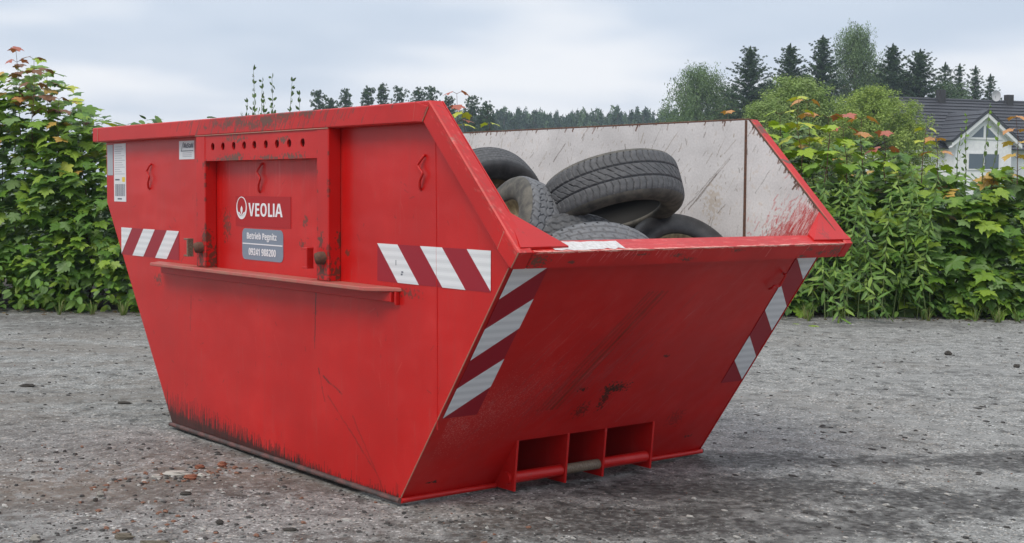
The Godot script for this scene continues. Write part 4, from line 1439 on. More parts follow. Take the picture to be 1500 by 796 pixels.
func hedge():
	var bramble := [Color(0.065, 0.150, 0.028), Color(0.090, 0.190, 0.035), Color(0.050, 0.115, 0.024), Color(0.125, 0.22, 0.04)]
	# left
	var a := shrub("maple_shrub", "tall maple shrub with reddish top shoots at the left edge of the yard", "maple", -6.3, -4.45, [2.35, 2.4, 2.4, 2.0], 13.55, 1700, Vector2(0.11, 0.18), 300, 1.2, 0.25)
	for q in [[-5.10, 13.9, 2.66, [6, 0, 3, 5, 4]], [-4.95, 13.8, 2.55, [6, 6, 5, 5]], [-4.85, 14.0, 2.45, [0, 6, 5, 5]], [-5.25, 14.1, 2.5, [6, 0, 5]], [-4.72, 13.9, 2.15, [6, 2, 5]], [-4.55, 14.2, 2.05, [6, 5]]]:
		shoot(a, q[0], q[1], 1.6, q[2], q[3], 0.15)
	shrub("maple_shrub", "leafy green shrub behind the high end of the skip", "maple", -4.75, -3.3, [1.95, 1.8, 1.75], 13.45, 1150, Vector2(0.10, 0.16), 300, 1.2, 0.2)
	shrub("ground_shrub", "low broad-leaved shrub at the foot of the left shrubs", "oval", -6.0, -3.5, [0.8, 0.9, 0.8], 13.25, 700, Vector2(0.08, 0.14), 300, 0.6, 0.0)
	# behind the skip, where only tips look over the rim
	shrub("maple_shrub", "shrub hidden behind the middle of the skip", "maple", -3.5, -1.2, [1.7, 1.65, 1.7], 13.7, 520, Vector2(0.12, 0.18), 40, 1.0, 0.1)
	var c := shrub("maple_shrub", "shrub behind the skip with yellow and red tips over the rim", "maple", -1.4, 1.0, [1.7, 1.62, 1.6], 13.7, 520, Vector2(0.12, 0.18), 40, 1.0, 0.1)
	shoot(c, -0.585, 13.9, 1.5, 2.24, [6, 5, 4, 4], 0.17)
	shoot(c, -0.47, 13.8, 1.5, 2.02, [0, 1, 1], 0.16)
	shoot(c, -0.27, 13.9, 1.5, 1.92, [0, 1], 0.15)
	var e := shrub("maple_shrub", "shrub behind the low end of the skip", "maple", 0.9, 2.5, [1.55, 1.6, 1.7], 13.7, 420, Vector2(0.12, 0.18), 40, 1.0, 0.1)
	shoot(e, 2.19, 13.9, 1.5, 2.07, [0, 3, 3], 0.13)
	var b := thing("sapling", "thin sapling with small leaves showing above the top rim", "sapling", F(-2.6, 14.2), "")
	for q in [[-2.73, 2.50], [-2.60, 2.36], [-2.50, 2.40], [-2.40, 2.38], [-2.28, 2.22], [-2.84, 2.15], [-2.66, 2.2], [-2.34, 2.05], [-2.88, 2.02], [-2.78, 2.08], [-2.55, 2.1], [-2.45, 2.02], [-2.70, 2.05], [-2.62, 2.0]]:
		shoot(b, q[0], 14.2 + rng.randf_range(-0.2, 0.2), 1.3, q[1], [6, 7, 6, 7, 8], 0.075, "oval", 0.075)
	# right
	var d := shrub("maple_shrub", "young maple with yellow, orange and red leaves beyond the low end", "maple", 2.25, 3.75, [1.8, 1.85, 1.75], 13.6, 1100, Vector2(0.11, 0.20), 280, 1.2, 0.28)
	for q in [[2.95, 13.7, 2.20, [6, 0, 1, 1]], [3.08, 13.9, 2.18, [6, 0, 1, 3]], [2.80, 13.8, 2.05, [6, 6, 0]], [3.25, 13.8, 2.02, [6, 6, 0]], [3.42, 13.7, 2.02, [6, 0, 4]], [3.62, 13.8, 2.0, [6, 0, 3]], [3.85, 13.8, 1.86, [6, 0, 4]], [2.65, 13.7, 1.95, [6, 6, 0]], [3.15, 13.5, 1.9, [6, 6, 0, 0]], [2.45, 13.7, 1.85, [6, 0]]]:
		shoot(d, q[0], q[1], 1.35, q[2], q[3], 0.19)
	var g := shrub("maple_shrub", "broad maple shrub with large dark lobed leaves at the right edge", "maple", 3.8, 5.7, [1.58, 1.50, 1.46, 1.6], 13.45, 1400, Vector2(0.11, 0.23), 300, 1.2, 0.22)
	for q in [[4.22, 13.8, 1.90, [6, 0, 1]], [4.40, 13.8, 1.80, [6, 0, 3]], [5.17, 13.7, 2.02, [0, 2, 3]]]:
		shoot(g, q[0], q[1], 1.35, q[2], q[3], 0.16)
	var sp := thing("sapling", "wispy small-leaved sapling in front of the white gable", "sapling", F(4.9, 13.9), "")
	for q in [[4.70, 2.05], [4.88, 2.15], [4.98, 1.95], [4.60, 1.9]]:
		shoot(sp, q[0], 13.9, 1.2, q[1], [6, 7, 6], 0.06, "oval", 0.07)
	shrub("ground_shrub", "low bushy growth under the right shrubs", "oval", 2.7, 4.6, [0.7, 0.75, 0.6], 13.35, 520, Vector2(0.06, 0.11), 280, 0.6, 0.0, bramble)
	for k in 17:
		var f := k / 16.0
		var s := lerpf(3.02, 4.22, f) + rng.randf_range(-0.02, 0.02)
		willowherb(k, "narrow-leaved willowherb, %s stem from the left in the clump between the right maples" % ["first", "second", "third", "fourth", "fifth", "sixth", "seventh", "eighth", "ninth", "tenth", "eleventh", "twelfth", "thirteenth", "fourteenth", "fifteenth", "sixteenth", "seventeenth"][k], s, 13.15 + rng.randf_range(0.0, 0.35), rng.randf_range(1.25, 1.75) - 0.15 * f, Vector3(rng.randf_range(-0.12, 0.12), 0, rng.randf_range(-0.12, 0.12)))
	willowherb(30, "willowherb stem bent over onto the yard, its tip reaching left", 3.72, 12.95, 0.95, rightv * -0.9 - fwdv * 0.15, true)
	willowherb(31, "short pale green weed at the edge of the yard", 3.20, 12.88, 0.34, rightv * -0.5 - fwdv * 0.3, true)
	willowherb(32, "drooping willowherb stem standing alone next to the bent one", 3.25, 12.95, 0.55, rightv * -0.05)
	for q in [[2.72, 12.75, 0.10], [2.86, 12.6, 0.08]]:
		var wd := thing("weed", "tiny yellow-green weed in the yard, the %s of two below the low end" % ("left" if q[0] < 2.8 else "right"), "plant", F(q[0], q[1]), "tiny weeds in the yard")
		for k in 7:
			var an := k * 0.9
			put(leaf_mesh("oval", k % 4, YOUNG[0]), "leaf", M.leaf, wd, leaf_place(Vector3(0, -0.012, 0), Vector3.UP, Vector3(cos(an), 0.7, sin(an)), q[2]))
	# dead leaves and bits along the foot of the hedge
	var lm := MultiMesh.new()
	lm.transform_format = MultiMesh.TRANSFORM_3D
	lm.use_colors = true
	lm.mesh = leaf_mesh("oval", 1, Color.WHITE)
	lm.instance_count = 520
	for i in 520:
		var ls := rng.randf_range(-5.6, 5.6)
		var at := F(ls, 13.25 - absf(rng.randfn()) * 0.22 + rng.randf() * 0.3, 0.0)
		lm.set_instance_transform(i, leaf_place(at, Vector3.UP + rv(0.5), Vector3(rng.randfn(), 0.1, rng.randfn()), rng.randf_range(0.02, 0.07)))
		lm.set_instance_color(i, [Color(0.10, 0.07, 0.04), Color(0.17, 0.12, 0.06), Color(0.07, 0.05, 0.035), Color(0.10, 0.16, 0.03)][i % 4])
	var li := MultiMeshInstance3D.new()
	li.name = "leaf_litter"
	li.multimesh = lm
	li.material_override = M.leaf
	add_child(li)
	tag(li, "dead leaves littering the yard along the foot of the hedge", "leaf litter")
	li.set_meta("kind", "stuff")
	var gst := begin()
	for i in 40:
		var gt := F(rng.randf_range(-5.5, 5.5), 13.2 + rng.randf_range(-0.12, 0.1), -0.015)
		for k in 22:
			var an := rng.randf() * TAU
			var out := Vector3(cos(an), 0, sin(an))
			var w := out.cross(Vector3.UP) * 0.004
			var hh := rng.randf_range(0.06, 0.18)
			var b0 := gt + out * 0.02 * rng.randf()
			var mid := b0 + Vector3(0, hh * 0.7, 0) + out * hh * 0.25
			gst.set_color([Color(0.12, 0.20, 0.04), Color(0.18, 0.26, 0.06), Color(0.22, 0.22, 0.09)][k % 3])
			quad(gst, b0 - w, b0 + w, mid + w * 0.7, mid - w * 0.7)
			tri(gst, mid - w * 0.7, mid + w * 0.7, mid + Vector3(0, hh * 0.25, 0) + out * hh * 0.35)
	var go := put(done(gst), "grass", M.leaf, self)
	tag(go, "short rough grass growing along the foot of the hedge", "grass")
	go.set_meta("kind", "stuff")
	# second row, filling the hedge from behind
	for q in [[-6.5, -3.6, 2.0], [-3.6, -0.6, 1.55], [-0.6, 2.4, 1.5], [2.4, 5.9, 1.42]]:
		shrub("rear_shrub", ["dense shrub filling in behind the left maples", "dense shrub deep in the hedge behind the high half of the skip", "dense shrub deep in the hedge behind the low half of the skip", "dense shrub filling in behind the right maples"][[-6.5, -3.6, -0.6, 2.4].find(q[0])], "oval", q[0], q[1], [q[2], q[2]], 14.9, 1500, Vector2(0.12, 0.20), 0, 1.4, 0.0, bramble)

# ---------------------------------------------------------------- house
func house():
	var th := 0.31
	var X := rightv * cos(th) + fwdv * sin(th)
	var Z := rightv * sin(th) - fwdv * cos(th)
	var t := thing("house", "white house with dark tiled roof and a gabled front behind the right shrubs", "house")
	t.transform = Transform3D(Basis(X, Vector3.UP, Z), F(33.4, 95.0, -0.05))
	var wall := speckled("render", Color(0.82, 0.82, 0.83), Color(0.74, 0.74, 0.76), 131, 0.02, 0.5, 0.85)
	var tile := speckled("roof_tile", Color(0.034, 0.035, 0.043), Color(0.056, 0.056, 0.066), 132, 0.03, 0.6, 0.55)
	var white := plain(Color(0.74, 0.74, 0.75), 0.5)
	var glass := plain(Color(0.10, 0.13, 0.16), 0.08)
	var st := begin()
	prism(st, PackedVector2Array([Vector2(-2.35, 0), Vector2(2.35, 0), Vector2(2.35, 5.2), Vector2(0, 6.95), Vector2(-2.35, 5.2)]), -4.5, 0.0)
	put(done(st), "gable_wall", wall, t)
	st = begin()
	box(st, Vector3(-4.0, 0, -9.8), Vector3(9.0, 4.6, -1.4))
	put(done(st), "wall", wall, t)
	# main roof: overlapping courses of tiles
	var slope := Vector3(0, 3.8, -4.7)
	var n := 15
	var roof := begin()
	var up := slope.normalized()
	var nrm := Vector3(0, 4.7, 3.8).normalized()
	var eave := Vector3(0, 4.5, -0.8)
	quad(roof, eave + Vector3(-4.4, 0, 0), eave + Vector3(9.4, 0, 0), eave + slope + Vector3(9.4, 0, 0), eave + slope + Vector3(-4.4, 0, 0))
	var back := Vector3(0, -3.8, -4.7)
	quad(roof, eave + slope + Vector3(-4.4, 0, 0), eave + slope + Vector3(9.4, 0, 0), eave + slope + back + Vector3(9.4, 0, 0), eave + slope + back + Vector3(-4.4, 0, 0))
	tri(roof, eave + Vector3(-4.1, 0, 0), eave + slope + Vector3(-4.1, 0, 0), eave + slope + back + Vector3(-4.1, 0, 0))
	var rf := put(done(roof), "roof", tile, t)
	var len_ := slope.length() / n
	var course := begin()
	prism(course, PackedVector2Array([Vector2(0, 0.02), Vector2(len_ * 1.1, 0.005), Vector2(len_ * 1.1, 0.02), Vector2(0, 0.085)]), -4.4, 9.4, 0.0, Transform3D(Basis(up, nrm, up.cross(nrm)), Vector3.ZERO))
	var cm := done(course)
	for i in n:
		put(cm, "tile_course", tile, rf, Transform3D(Basis(), eave + slope * (float(i) / n)))
	st = begin()
	tube(st, [eave + slope + Vector3(-4.4, 0.02, 0), eave + slope + Vector3(9.4, 0.02, 0)], [0.13], 10)
	put(done(st), "ridge_tiles", tile, rf)
	# gable roof
	for sd in [-1.0, 1.0]:
		st = begin()
		var g0 := Vector3(0, 7.27, 0.45)
		var dn := Vector3(2.95 * sd, -2.2, 0)
		var gn := Vector3(2.2 * sd, 2.95, 0).normalized()
		var bk := Vector3(0, 0, -4.9)
		var c := [g0, g0 + dn, g0 + dn + bk, g0 + bk]
		for k in 2:
			var o: Vector3 = gn * (0.0 if k == 0 else -0.16)
			if (k == 0) == (sd > 0): quad(st, c[0] + o, c[1] + o, c[2] + o, c[3] + o)
			else: quad(st, c[3] + o, c[2] + o, c[1] + o, c[0] + o)
		quad(st, c[1], c[1] - gn * 0.16, c[2] - gn * 0.16, c[2])
		quad(st, c[0], c[0] - gn * 0.16, c[1] - gn * 0.16, c[1])
		var gr := put(done(st), "gable_roof", tile, t)
		for i in 7:
			st = begin()
			var p: Vector3 = g0 + dn * (i / 7.0) + gn * 0.004
			var q: Vector3 = g0 + dn * ((i + 1.1) / 7.0) + gn * 0.05
			quad(st, p, p + bk, q + bk, q)
			quad(st, q, q + bk, q + bk - gn * 0.06, q - gn * 0.06)
			put(done(st), "tile_course", tile, gr)
		st = begin()
		var b0 := Vector3(0, 7.06, 0.40)
		var e0 := b0 + dn * 1.0
		quad(st, b0, b0 - Vector3(0, 0.30, 0), e0 - Vector3(0, 0.30, 0), e0)
		quad(st, b0 - Vector3(0, 0.30, 0), b0 - Vector3(0, 0.30, 0.4), e0 - Vector3(0, 0.30, 0.4), e0 - Vector3(0, 0.30, 0))
		put(done(st), "barge_board", white, t)
	# three-cornered window in the gable, and the one below
	st = begin()
	var tri_out := PackedVector2Array([Vector2(-1.55, 5.18), Vector2(1.55, 5.18), Vector2(0, 6.45)])
	prism(st, tri_out, 0.005, 0.06)
	var fr := put(done(st), "gable_window", white, t)
	for sd in [-1.0, 1.0]:
		st = begin()
		var pp := PackedVector2Array([Vector2(0.10 * sd, 5.32), Vector2(1.10 * sd, 5.32), Vector2(0.10 * sd, 6.16)])
		if Geometry2D.is_polygon_clockwise(pp): pp.reverse()
		prism(st, pp, 0.061, 0.066)
		put(done(st), "pane", glass, fr)
	for q in [[-1.35, 3.0, 2.7, 1.25]]:
		st = begin()
		box(st, Vector3(q[0], q[1], 0.005), Vector3(q[0] + q[2], q[1] + q[3], 0.06))
		fr = put(done(st), "window", white, t)
		for k in 2:
			st = begin()
			box(st, Vector3(q[0] + 0.1 + k * 1.3, q[1] + 0.1, 0.061), Vector3(q[0] + 1.3 + k * 1.3, q[1] + q[3] - 0.1, 0.066))
			put(done(st), "pane", glass, fr)
	st = begin()
	box(st, Vector3(-0.15, 8.0, -5.6), Vector3(0.40, 9.05, -5.1), 0.02)
	put(done(st), "chimney", plain(Color(0.035, 0.033, 0.035), 0.7), t)
	st = begin()
	box(st, Vector3(5.9, 8.0, -5.6), Vector3(6.45, 8.85, -5.1), 0.02)
	put(done(st), "chimney", plain(Color(0.035, 0.033, 0.035), 0.7), t)
	st = begin()
	var dish := []
	for k in 6: dish.append(Vector2(0.10 * pow(k / 5.0, 2.0), 0.42 * k / 5.0 + 0.001))
	lathe(st, dish, 20, true)
	put(done(st), "satellite_dish", plain(Color(0.5, 0.5, 0.52), 0.5), t, Transform3D(Basis(), Vector3(5.0, 8.75, -5.4)))
	st = begin()
	tube(st, [Vector3(5.0, 8.2, -5.4), Vector3(5.0, 8.75, -5.4)], [0.03], 6)
	put(done(st), "mast", plain(Color(0.3, 0.3, 0.3), 0.5), t)

# ---------------------------------------------------------------- trees
# a spray of small leaf faces filling a ball of one unit
func spray_mesh(sd: int, n: int, leaf: float, flat := 1.0, stretch := 1.0) -> ArrayMesh:
	var r := RandomNumberGenerator.new()
	r.seed = sd
	var st := begin()
	for i in n:
		var p := Vector3(r.randfn(), r.randfn() * flat, r.randfn())
		p = p.normalized() * 0.48 * pow(r.randf(), 0.5) * Vector3(1, flat, 1)
		var a := Vector3(r.randfn(), r.randfn(), r.randfn()).normalized()
		var b := a.cross(Vector3(r.randfn(), r.randfn(), r.randfn()).normalized()).normalized()
		var l := leaf * r.randf_range(0.6, 1.3)
		var sh := r.randf_range(0.75, 1.25)
		st.set_color(Color(sh, sh, sh))
		st.add_vertex(p - a * l * stretch); st.add_vertex(p + b * l * 0.5); st.add_vertex(p + a * l * stretch)
		st.add_vertex(p - a * l * stretch); st.add_vertex(p + a * l * stretch); st.add_vertex(p - b * l * 0.5)
	st.generate_normals()
	return st.commit()

# a spruce bough one unit long, pointing along x, needles hanging from side twigs
func bough_mesh(sd: int) -> ArrayMesh:
	var r := RandomNumberGenerator.new()
	r.seed = sd
	var st := begin()
	for i in 22:
		var f := 0.05 + 0.95 * (i + r.randf()) / 22.0
		for s in [-1.0, 1.0]:
			var p := Vector3(f, -0.12 * f * f + r.randf_range(-0.02, 0.03), 0)
			var l := (0.10 + 0.24 * (1.0 - absf(f - 0.35))) * r.randf_range(0.7, 1.2)
			var e := p + Vector3(l * 0.7, r.randf_range(-0.16, 0.02), s * l)
			var w := Vector3(0.045, 0.02, -s * 0.03)
			var sh := r.randf_range(0.75, 1.2)
			st.set_color(Color(sh, sh, sh))
			st.add_vertex(p - w); st.add_vertex(e); st.add_vertex(p + w)
			st.add_vertex(p); st.add_vertex(e + Vector3(-0.06, -0.16, 0)); st.add_vertex(p + Vector3(0.07, -0.16, 0))
	st.generate_normals()
	return st.commit()

var sprays := {}

# all sprays of one crown as one mesh
func crown(parent: Node3D, mesh: Mesh, xf: Array, cols: Array):
	var arr := mesh.surface_get_arrays(0)
	var pv: PackedVector3Array = arr[Mesh.ARRAY_VERTEX]
	var pn: PackedVector3Array = arr[Mesh.ARRAY_NORMAL]
	var pc: PackedColorArray = arr[Mesh.ARRAY_COLOR]
	var tinted := {}
	var V := PackedVector3Array()
	var N := PackedVector3Array()
	var C := PackedColorArray()
	for i in xf.size():
		var c: Color = cols[i]
		if not tinted.has(c):
			var q := PackedColorArray()
			for k in pc: q.append(Color(k.r * c.r, k.g * c.g, k.b * c.b))
			tinted[c] = q
		var t: Transform3D = xf[i]
		V.append_array(t * pv)
		N.append_array(Transform3D(t.basis.orthonormalized(), Vector3.ZERO) * pn)
		C.append_array(tinted[c])
	var out := []
	out.resize(Mesh.ARRAY_MAX)
	out[Mesh.ARRAY_VERTEX] = V
	out[Mesh.ARRAY_NORMAL] = N
	out[Mesh.ARRAY_COLOR] = C
	var am := ArrayMesh.new()
	am.add_surface_from_arrays(Mesh.PRIMITIVE_TRIANGLES, out)
	put(am, "crown", M.far_leaf, parent)

func px_s(u: float, d: float) -> float: return (u - 750.0) / 1954.8 * d
func px_y(u: float, v: float, d: float) -> float: return 1.2445 + (279.3 + 0.0083 * (u - 750.0) - v) / 1954.8 * d

# a broad-leaved tree: trunk, limbs, and leaf sprays round the limb ends
func broad_tree(called: String, label: String, group: String, s: float, d: float, h: float, wide: float, cols: Array, clumps: int, per: int, ball: float, low := 0.2, hang := 0.0):
	var t := thing(called, label, "tree", F(s, d), group)
	var st := begin()
	var top := Vector3(rng.randf_range(-0.2, 0.2), h * 0.86, 0)
	var path := []
	for k in 7: path.append(Vector3(0, -0.1, 0).lerp(top, k / 6.0) + rv(h * 0.012) * (1.0 if k > 0 else 0.0))
	var rad := []
	for k in 7: rad.append(h * 0.016 * (1.0 - k / 6.6))
	tube(st, path, rad, 8)
	put(done(st), "trunk", M.bark, t)
	st = begin()
	var xf := []
	var cc := []
	for i in clumps:
		var f := low + (1.0 - low) * pow((i + rng.randf()) / clumps, 0.9)
		var girth := wide * 0.5 * sin(PI * clampf(0.16 + 0.80 * (f - low) / (1.0 - low), 0.0, 1.0)) * rng.randf_range(0.45, 1.08)
		var an := i * 2.4 + rng.randf_range(-0.5, 0.5)
		var base := Vector3(0, h * f * 0.80, 0)
		var end := Vector3(cos(an) * girth, h * f * 0.97, sin(an) * girth)
		tube(st, [base, base.lerp(end, 0.5) + Vector3(0, h * 0.015, 0), end], [h * 0.005, h * 0.0035, h * 0.001], 5, false)
		var rad2 := ball * rng.randf_range(0.8, 1.3)
		for k in per:
			var b := ball * rng.randf_range(0.55, 1.1)
			var p := end + Vector3(rng.randfn(), rng.randfn() * 0.75, rng.randfn()).limit_length(1.7) * rad2 * 0.62
			p.y -= hang * absf(rng.randfn()) * ball * 0.7
			p = p.lerp(base, maxf(0.0, rng.randf_range(-0.9, 0.35)))
			if p.y > h: p.y = h - rng.randf() * 0.3
			xf.append(Transform3D(Basis(Vector3.UP, rng.randf() * TAU).scaled(Vector3(b, b * (1.0 + hang * 0.8), b)), p))
			cc.append(cols[rng.randi() % cols.size()])
	put(done(st), "limbs", M.bark, t)
	crown(t, sprays["leaf"] if hang < 0.5 else sprays["hang"], xf, cc)

func spruce(label: String, s: float, d: float, h: float, wide: float, cols: Array, thin := 1.0):
	var t := thing("spruce", label, "tree", F(s, d), "dark conifers behind the house")
	var st := begin()
	tube(st, [Vector3(0, -0.1, 0), Vector3(0, h * 0.5, 0), Vector3(0, h, 0)], [h * 0.014, h * 0.008, 0.02], 7)
	put(done(st), "trunk", M.bark, t)
	var xf := []
	var cc := []
	var lim := begin()
	var y := h * 0.04
	var turn := rng.randf() * TAU
	while y < h * 0.97:
		var f := y / h
		turn += 2.4 + rng.randf_range(-0.4, 0.4)
		var l := (wide * 0.5 * pow(1.0 - f, 0.8) + 0.12) * rng.randf_range(0.55, 1.2)
		var dir := Vector3(cos(turn), lerpf(-0.28, 0.6, f * f) + rng.randf_range(-0.15, 0.15), sin(turn))
		var a := Vector3(0, y, 0)
		var b := a + dir * l + Vector3(0, 0.12 * l, 0)
		tube(lim, [a, a + dir * l * 0.6 - Vector3(0, 0.03 * l, 0), b], [0.05 * (1.0 - f) + 0.01, 0.03 * (1.0 - f) + 0.008, 0.006], 4, false)
		var n := int((4 + l * 3.6) * thin)
		for k in n:
			var q := (k + rng.randf()) / n
			var size := lerpf(0.75, 0.34, q) * lerpf(1.0, 0.55, f) * rng.randf_range(0.75, 1.25)
			xf.append(Transform3D(Basis(Vector3.UP, rng.randf() * TAU).scaled(Vector3(size, size * 0.95, size)), a.lerp(b, 0.08 + 0.92 * q) + Vector3(0, -0.18 * size, 0) + rv(0.10)))
			cc.append(cols[rng.randi() % cols.size()])
		y += h * 0.0052 * (1.25 - 0.45 * f)
	for k in 5:
		xf.append(Transform3D(Basis.from_scale(Vector3(0.16, 0.42, 0.16) * (1.0 + 0.25 * k)), Vector3(0, h * (0.995 - 0.009 * k), 0)))
		cc.append(cols[0])
	put(done(lim), "limbs", M.bark, t)
	crown(t, sprays["needle"], xf, cc)

func pine(label: String, group: String, s: float, d: float, h: float, wide: float, cols: Array, low := 0.45):
	var t := thing("pine", label, "tree", F(s, d), group)
	var st := begin()
	tube(st, [Vector3(0, -0.1, 0), Vector3(0.1, h * 0.5, 0), Vector3(0, h * 0.97, 0)], [h * 0.014, h * 0.010, 0.03], 7)
	put(done(st), "trunk", M.bark, t)
	st = begin()
	var xf := []
	var cc := []
	for i in 34:
		var f := low + (1.0 - low) * (i + 0.5) / 34.0
		var an := i * 2.4
		var l := wide * 0.5 * (1.08 - 0.78 * (f - low) / (1.0 - low)) * rng.randf_range(0.5, 1.25)
		var base := Vector3(0, h * f * 0.96, 0)
		var end := base + Vector3(cos(an) * l, l * rng.randf_range(0.25, 0.75), sin(an) * l)
		tube(st, [base, end], [h * 0.004, h * 0.0015], 5, false)
		for k in 16:
			var q := base.lerp(end, rng.randf_range(0.3, 1.15)) + rv(0.36)
			var b := rng.randf_range(0.2, 0.4)
			xf.append(Transform3D(Basis(rv().normalized(), rng.randf() * TAU).scaled(Vector3(b, b, b)), q))
			cc.append(cols[rng.randi() % cols.size()])
	put(done(st), "limbs", M.bark, t)
	crown(t, sprays["needle"], xf, cc)

func trees():
	sprays["leaf"] = spray_mesh(1, 40, 0.10)
	sprays["hang"] = spray_mesh(2, 44, 0.075, 1.2)
	sprays["needle"] = spray_mesh(3, 34, 0.16, 0.8, 1.7)
	sprays["bough"] = bough_mesh(4)
	var dark := [Color(0.052, 0.100, 0.046), Color(0.070, 0.128, 0.056), Color(0.042, 0.082, 0.042), Color(0.090, 0.150, 0.062)]
	var birch := [Color(0.125, 0.200, 0.075), Color(0.160, 0.240, 0.092), Color(0.100, 0.165, 0.062)]
	var pale := [Color(0.27, 0.38, 0.11), Color(0.33, 0.44, 0.14), Color(0.22, 0.32, 0.09), Color(0.30, 0.39, 0.15)]
	var D := 125.0
	var g := "trees behind the house"
	broad_tree("birch", "rounded birch at the left end of the row of tall trees", g, px_s(1022, D), D, px_y(1022, 98, D), 8.2, birch, 50, 26, 1.15, 0.08, 0.5)
	broad_tree("birch", "tallest birch, standing between the dark conifers", g, px_s(1248, D), D, px_y(1248, 38, D), 6.4, birch, 64, 24, 1.05, 0.12, 0.5)
	for q in [["bushy dark spruce next to the rounded birch", 1094, 70, 13.5], ["slim dark spruce second from the left", 1152, 66, 12.5], ["dark spruce just left of the tallest birch", 1199, 54, 13.5], ["dark spruce just right of the tallest birch", 1301, 66, 13.0], ["broad dark spruce beside the sparse pine", 1341, 74, 16.0]]:
		spruce(q[0], px_s(q[1], D - 3.0), D - 3.0, px_y(q[1], q[2], D - 3.0), q[3], dark)
	for q in [["thin conifer over the roof ridge, next to the broad spruce", 1378, 93, 11.0], ["thin conifer over the roof ridge, second from the broad spruce", 1399, 95, 11.0], ["thin conifer over the roof ridge, second from the right", 1422, 98, 10.0], ["thin conifer over the roof ridge, farthest right", 1444, 110, 9.0]]:
		spruce(q[0], px_s(q[1], 140.0), 140.0, px_y(q[1], q[2], 140.0), q[3], dark, 0.45)
	for q in [["dark broad tree filling the gap between rounded birch and bushy spruce", 1062, 128, 5.0], ["dark broad tree filling the gap right of the bushy spruce", 1125, 118, 5.5], ["dark broad tree under the spruce left of the tallest birch", 1178, 105, 5.5], ["dark broad tree under the spruce right of the tallest birch", 1285, 100, 6.0], ["dark broad tree between the two right spruces", 1322, 104, 5.5], ["low broad tree over the roof ridge beside the thin conifers", 1385, 122, 5.0]]:
		broad_tree("broadleaf_tree", q[0], g, px_s(q[1], 132.0), 132.0, px_y(q[1], q[2], 132.0), q[3], [Color(0.080, 0.140, 0.055), Color(0.110, 0.180, 0.070), Color(0.065, 0.115, 0.048)], 36, 20, 1.15, 0.1)
	# pale willows in front of them
	var wg := "pale willows before the tall trees"
	broad_tree("willow", "pale green willow in the middle of the willows", wg, px_s(1165, 62), 62.0, px_y(1165, 116, 62), 5.8, pale, 96, 22, 0.6, 0.02)
	broad_tree("willow", "low pale willow just above the corner of the skip", wg, px_s(1118, 60), 60.0, px_y(1118, 150, 60), 3.8, pale, 60, 20, 0.52, 0.02)
	broad_tree("willow", "yellowish willow in front of the house roof", wg, px_s(1272, 58), 58.0, px_y(1272, 128, 58), 5.0, [Color(0.30, 0.41, 0.09), Color(0.37, 0.47, 0.115), Color(0.25, 0.35, 0.08)], 90, 20, 0.52, 0.03)
	broad_tree("willow", "small rounded willow touching the left end of the roof", wg, px_s(1330, 57), 57.0, px_y(1330, 150, 57), 1.5, [Color(0.30, 0.41, 0.09), Color(0.37, 0.47, 0.115), Color(0.25, 0.35, 0.08)], 30, 16, 0.42, 0.03)
	# pines seen over the long rim
	var pg := "pines over the top rim of the skip"
	var ps := [[466, 132, 3.6], [506, 130, 2.8], [538, 124, 3.4], [560, 122, 2.6], [584, 128, 3.6], [612, 127, 3.0], [630, 125, 3.4], [690, 142, 4.2], [712, 150, 3.6], [655, 140, 3.0], [484, 142, 3.0]]
	for i in ps.size():
		var dd := 150.0 + rng.randf_range(-6, 6)
		pine(["leftmost pine over the rim", "second pine from the left over the rim", "tall twin pine over the rim, left of the pair", "tall twin pine over the rim, right of the pair", "round-topped pine right of the twin pines", "pine near the upper corner of the rim", "pine just before the upper corner of the rim", "large pine right of the sloping rim, at the end of the wood", "smaller pine right of the sloping rim, against the wood", "pine behind the red maple tip", "low pine between the two leftmost pines"][i], pg, px_s(ps[i][0], dd), dd, px_y(ps[i][0], ps[i][1], dd), ps[i][2], dark, 0.3)
	# the far wood
	var src := begin()
	var r := RandomNumberGenerator.new()
	r.seed = 12
	tube(src, [Vector3.ZERO, Vector3(0, 17, 0)], [0.25, 0.1], 5, false)
	var sm := done(src)
	var wood := thing("far_wood", "blue-green wood of conifers along the horizon", "wood", F(0, 330))
	wood.set_meta("kind", "stuff")
	var xf := []
	var cc := []
	var trunks := []
	for i in 1000:
		var u := rng.randf_range(630, 1500)
		var d := 300.0 + 60.0 * rng.randf()
		var h := px_y(u, 160.0, 300.0) * rng.randf_range(0.90, 1.02)
		var at := F(px_s(u, d), d) - wood.position
		trunks.append(Transform3D(Basis.from_scale(Vector3(1, h / 18.0, 1)), at))
		var tone := rng.randf_range(0.85, 1.15)
		for k in 26:
			var f := 0.12 + 0.88 * k / 25.0
			var w := 2.2 * pow(1.12 - f, 0.4)
			xf.append(Transform3D(Basis(rv().normalized(), rng.randf() * TAU).scaled(Vector3(w, 2.0, w) * rng.randf_range(1.0, 1.6)), at + Vector3(rng.randfn() * w * 0.35, h * f - 0.4, rng.randfn() * w * 0.35)))
			var c: Color = dark[rng.randi() % 4]
			cc.append(Color(c.r * tone, c.g * tone, c.b * tone))
	crown(wood, sprays["needle"], xf, cc)
	var mm := MultiMesh.new()
	mm.transform_format = MultiMesh.TRANSFORM_3D
	mm.mesh = sm
	mm.instance_count = trunks.size()
	for i in trunks.size(): mm.set_instance_transform(i, trunks[i])
	var mi := MultiMeshInstance3D.new()
	mi.name = "trunks"
	mi.multimesh = mm
	mi.material_override = M.bark
	wood.add_child(mi)

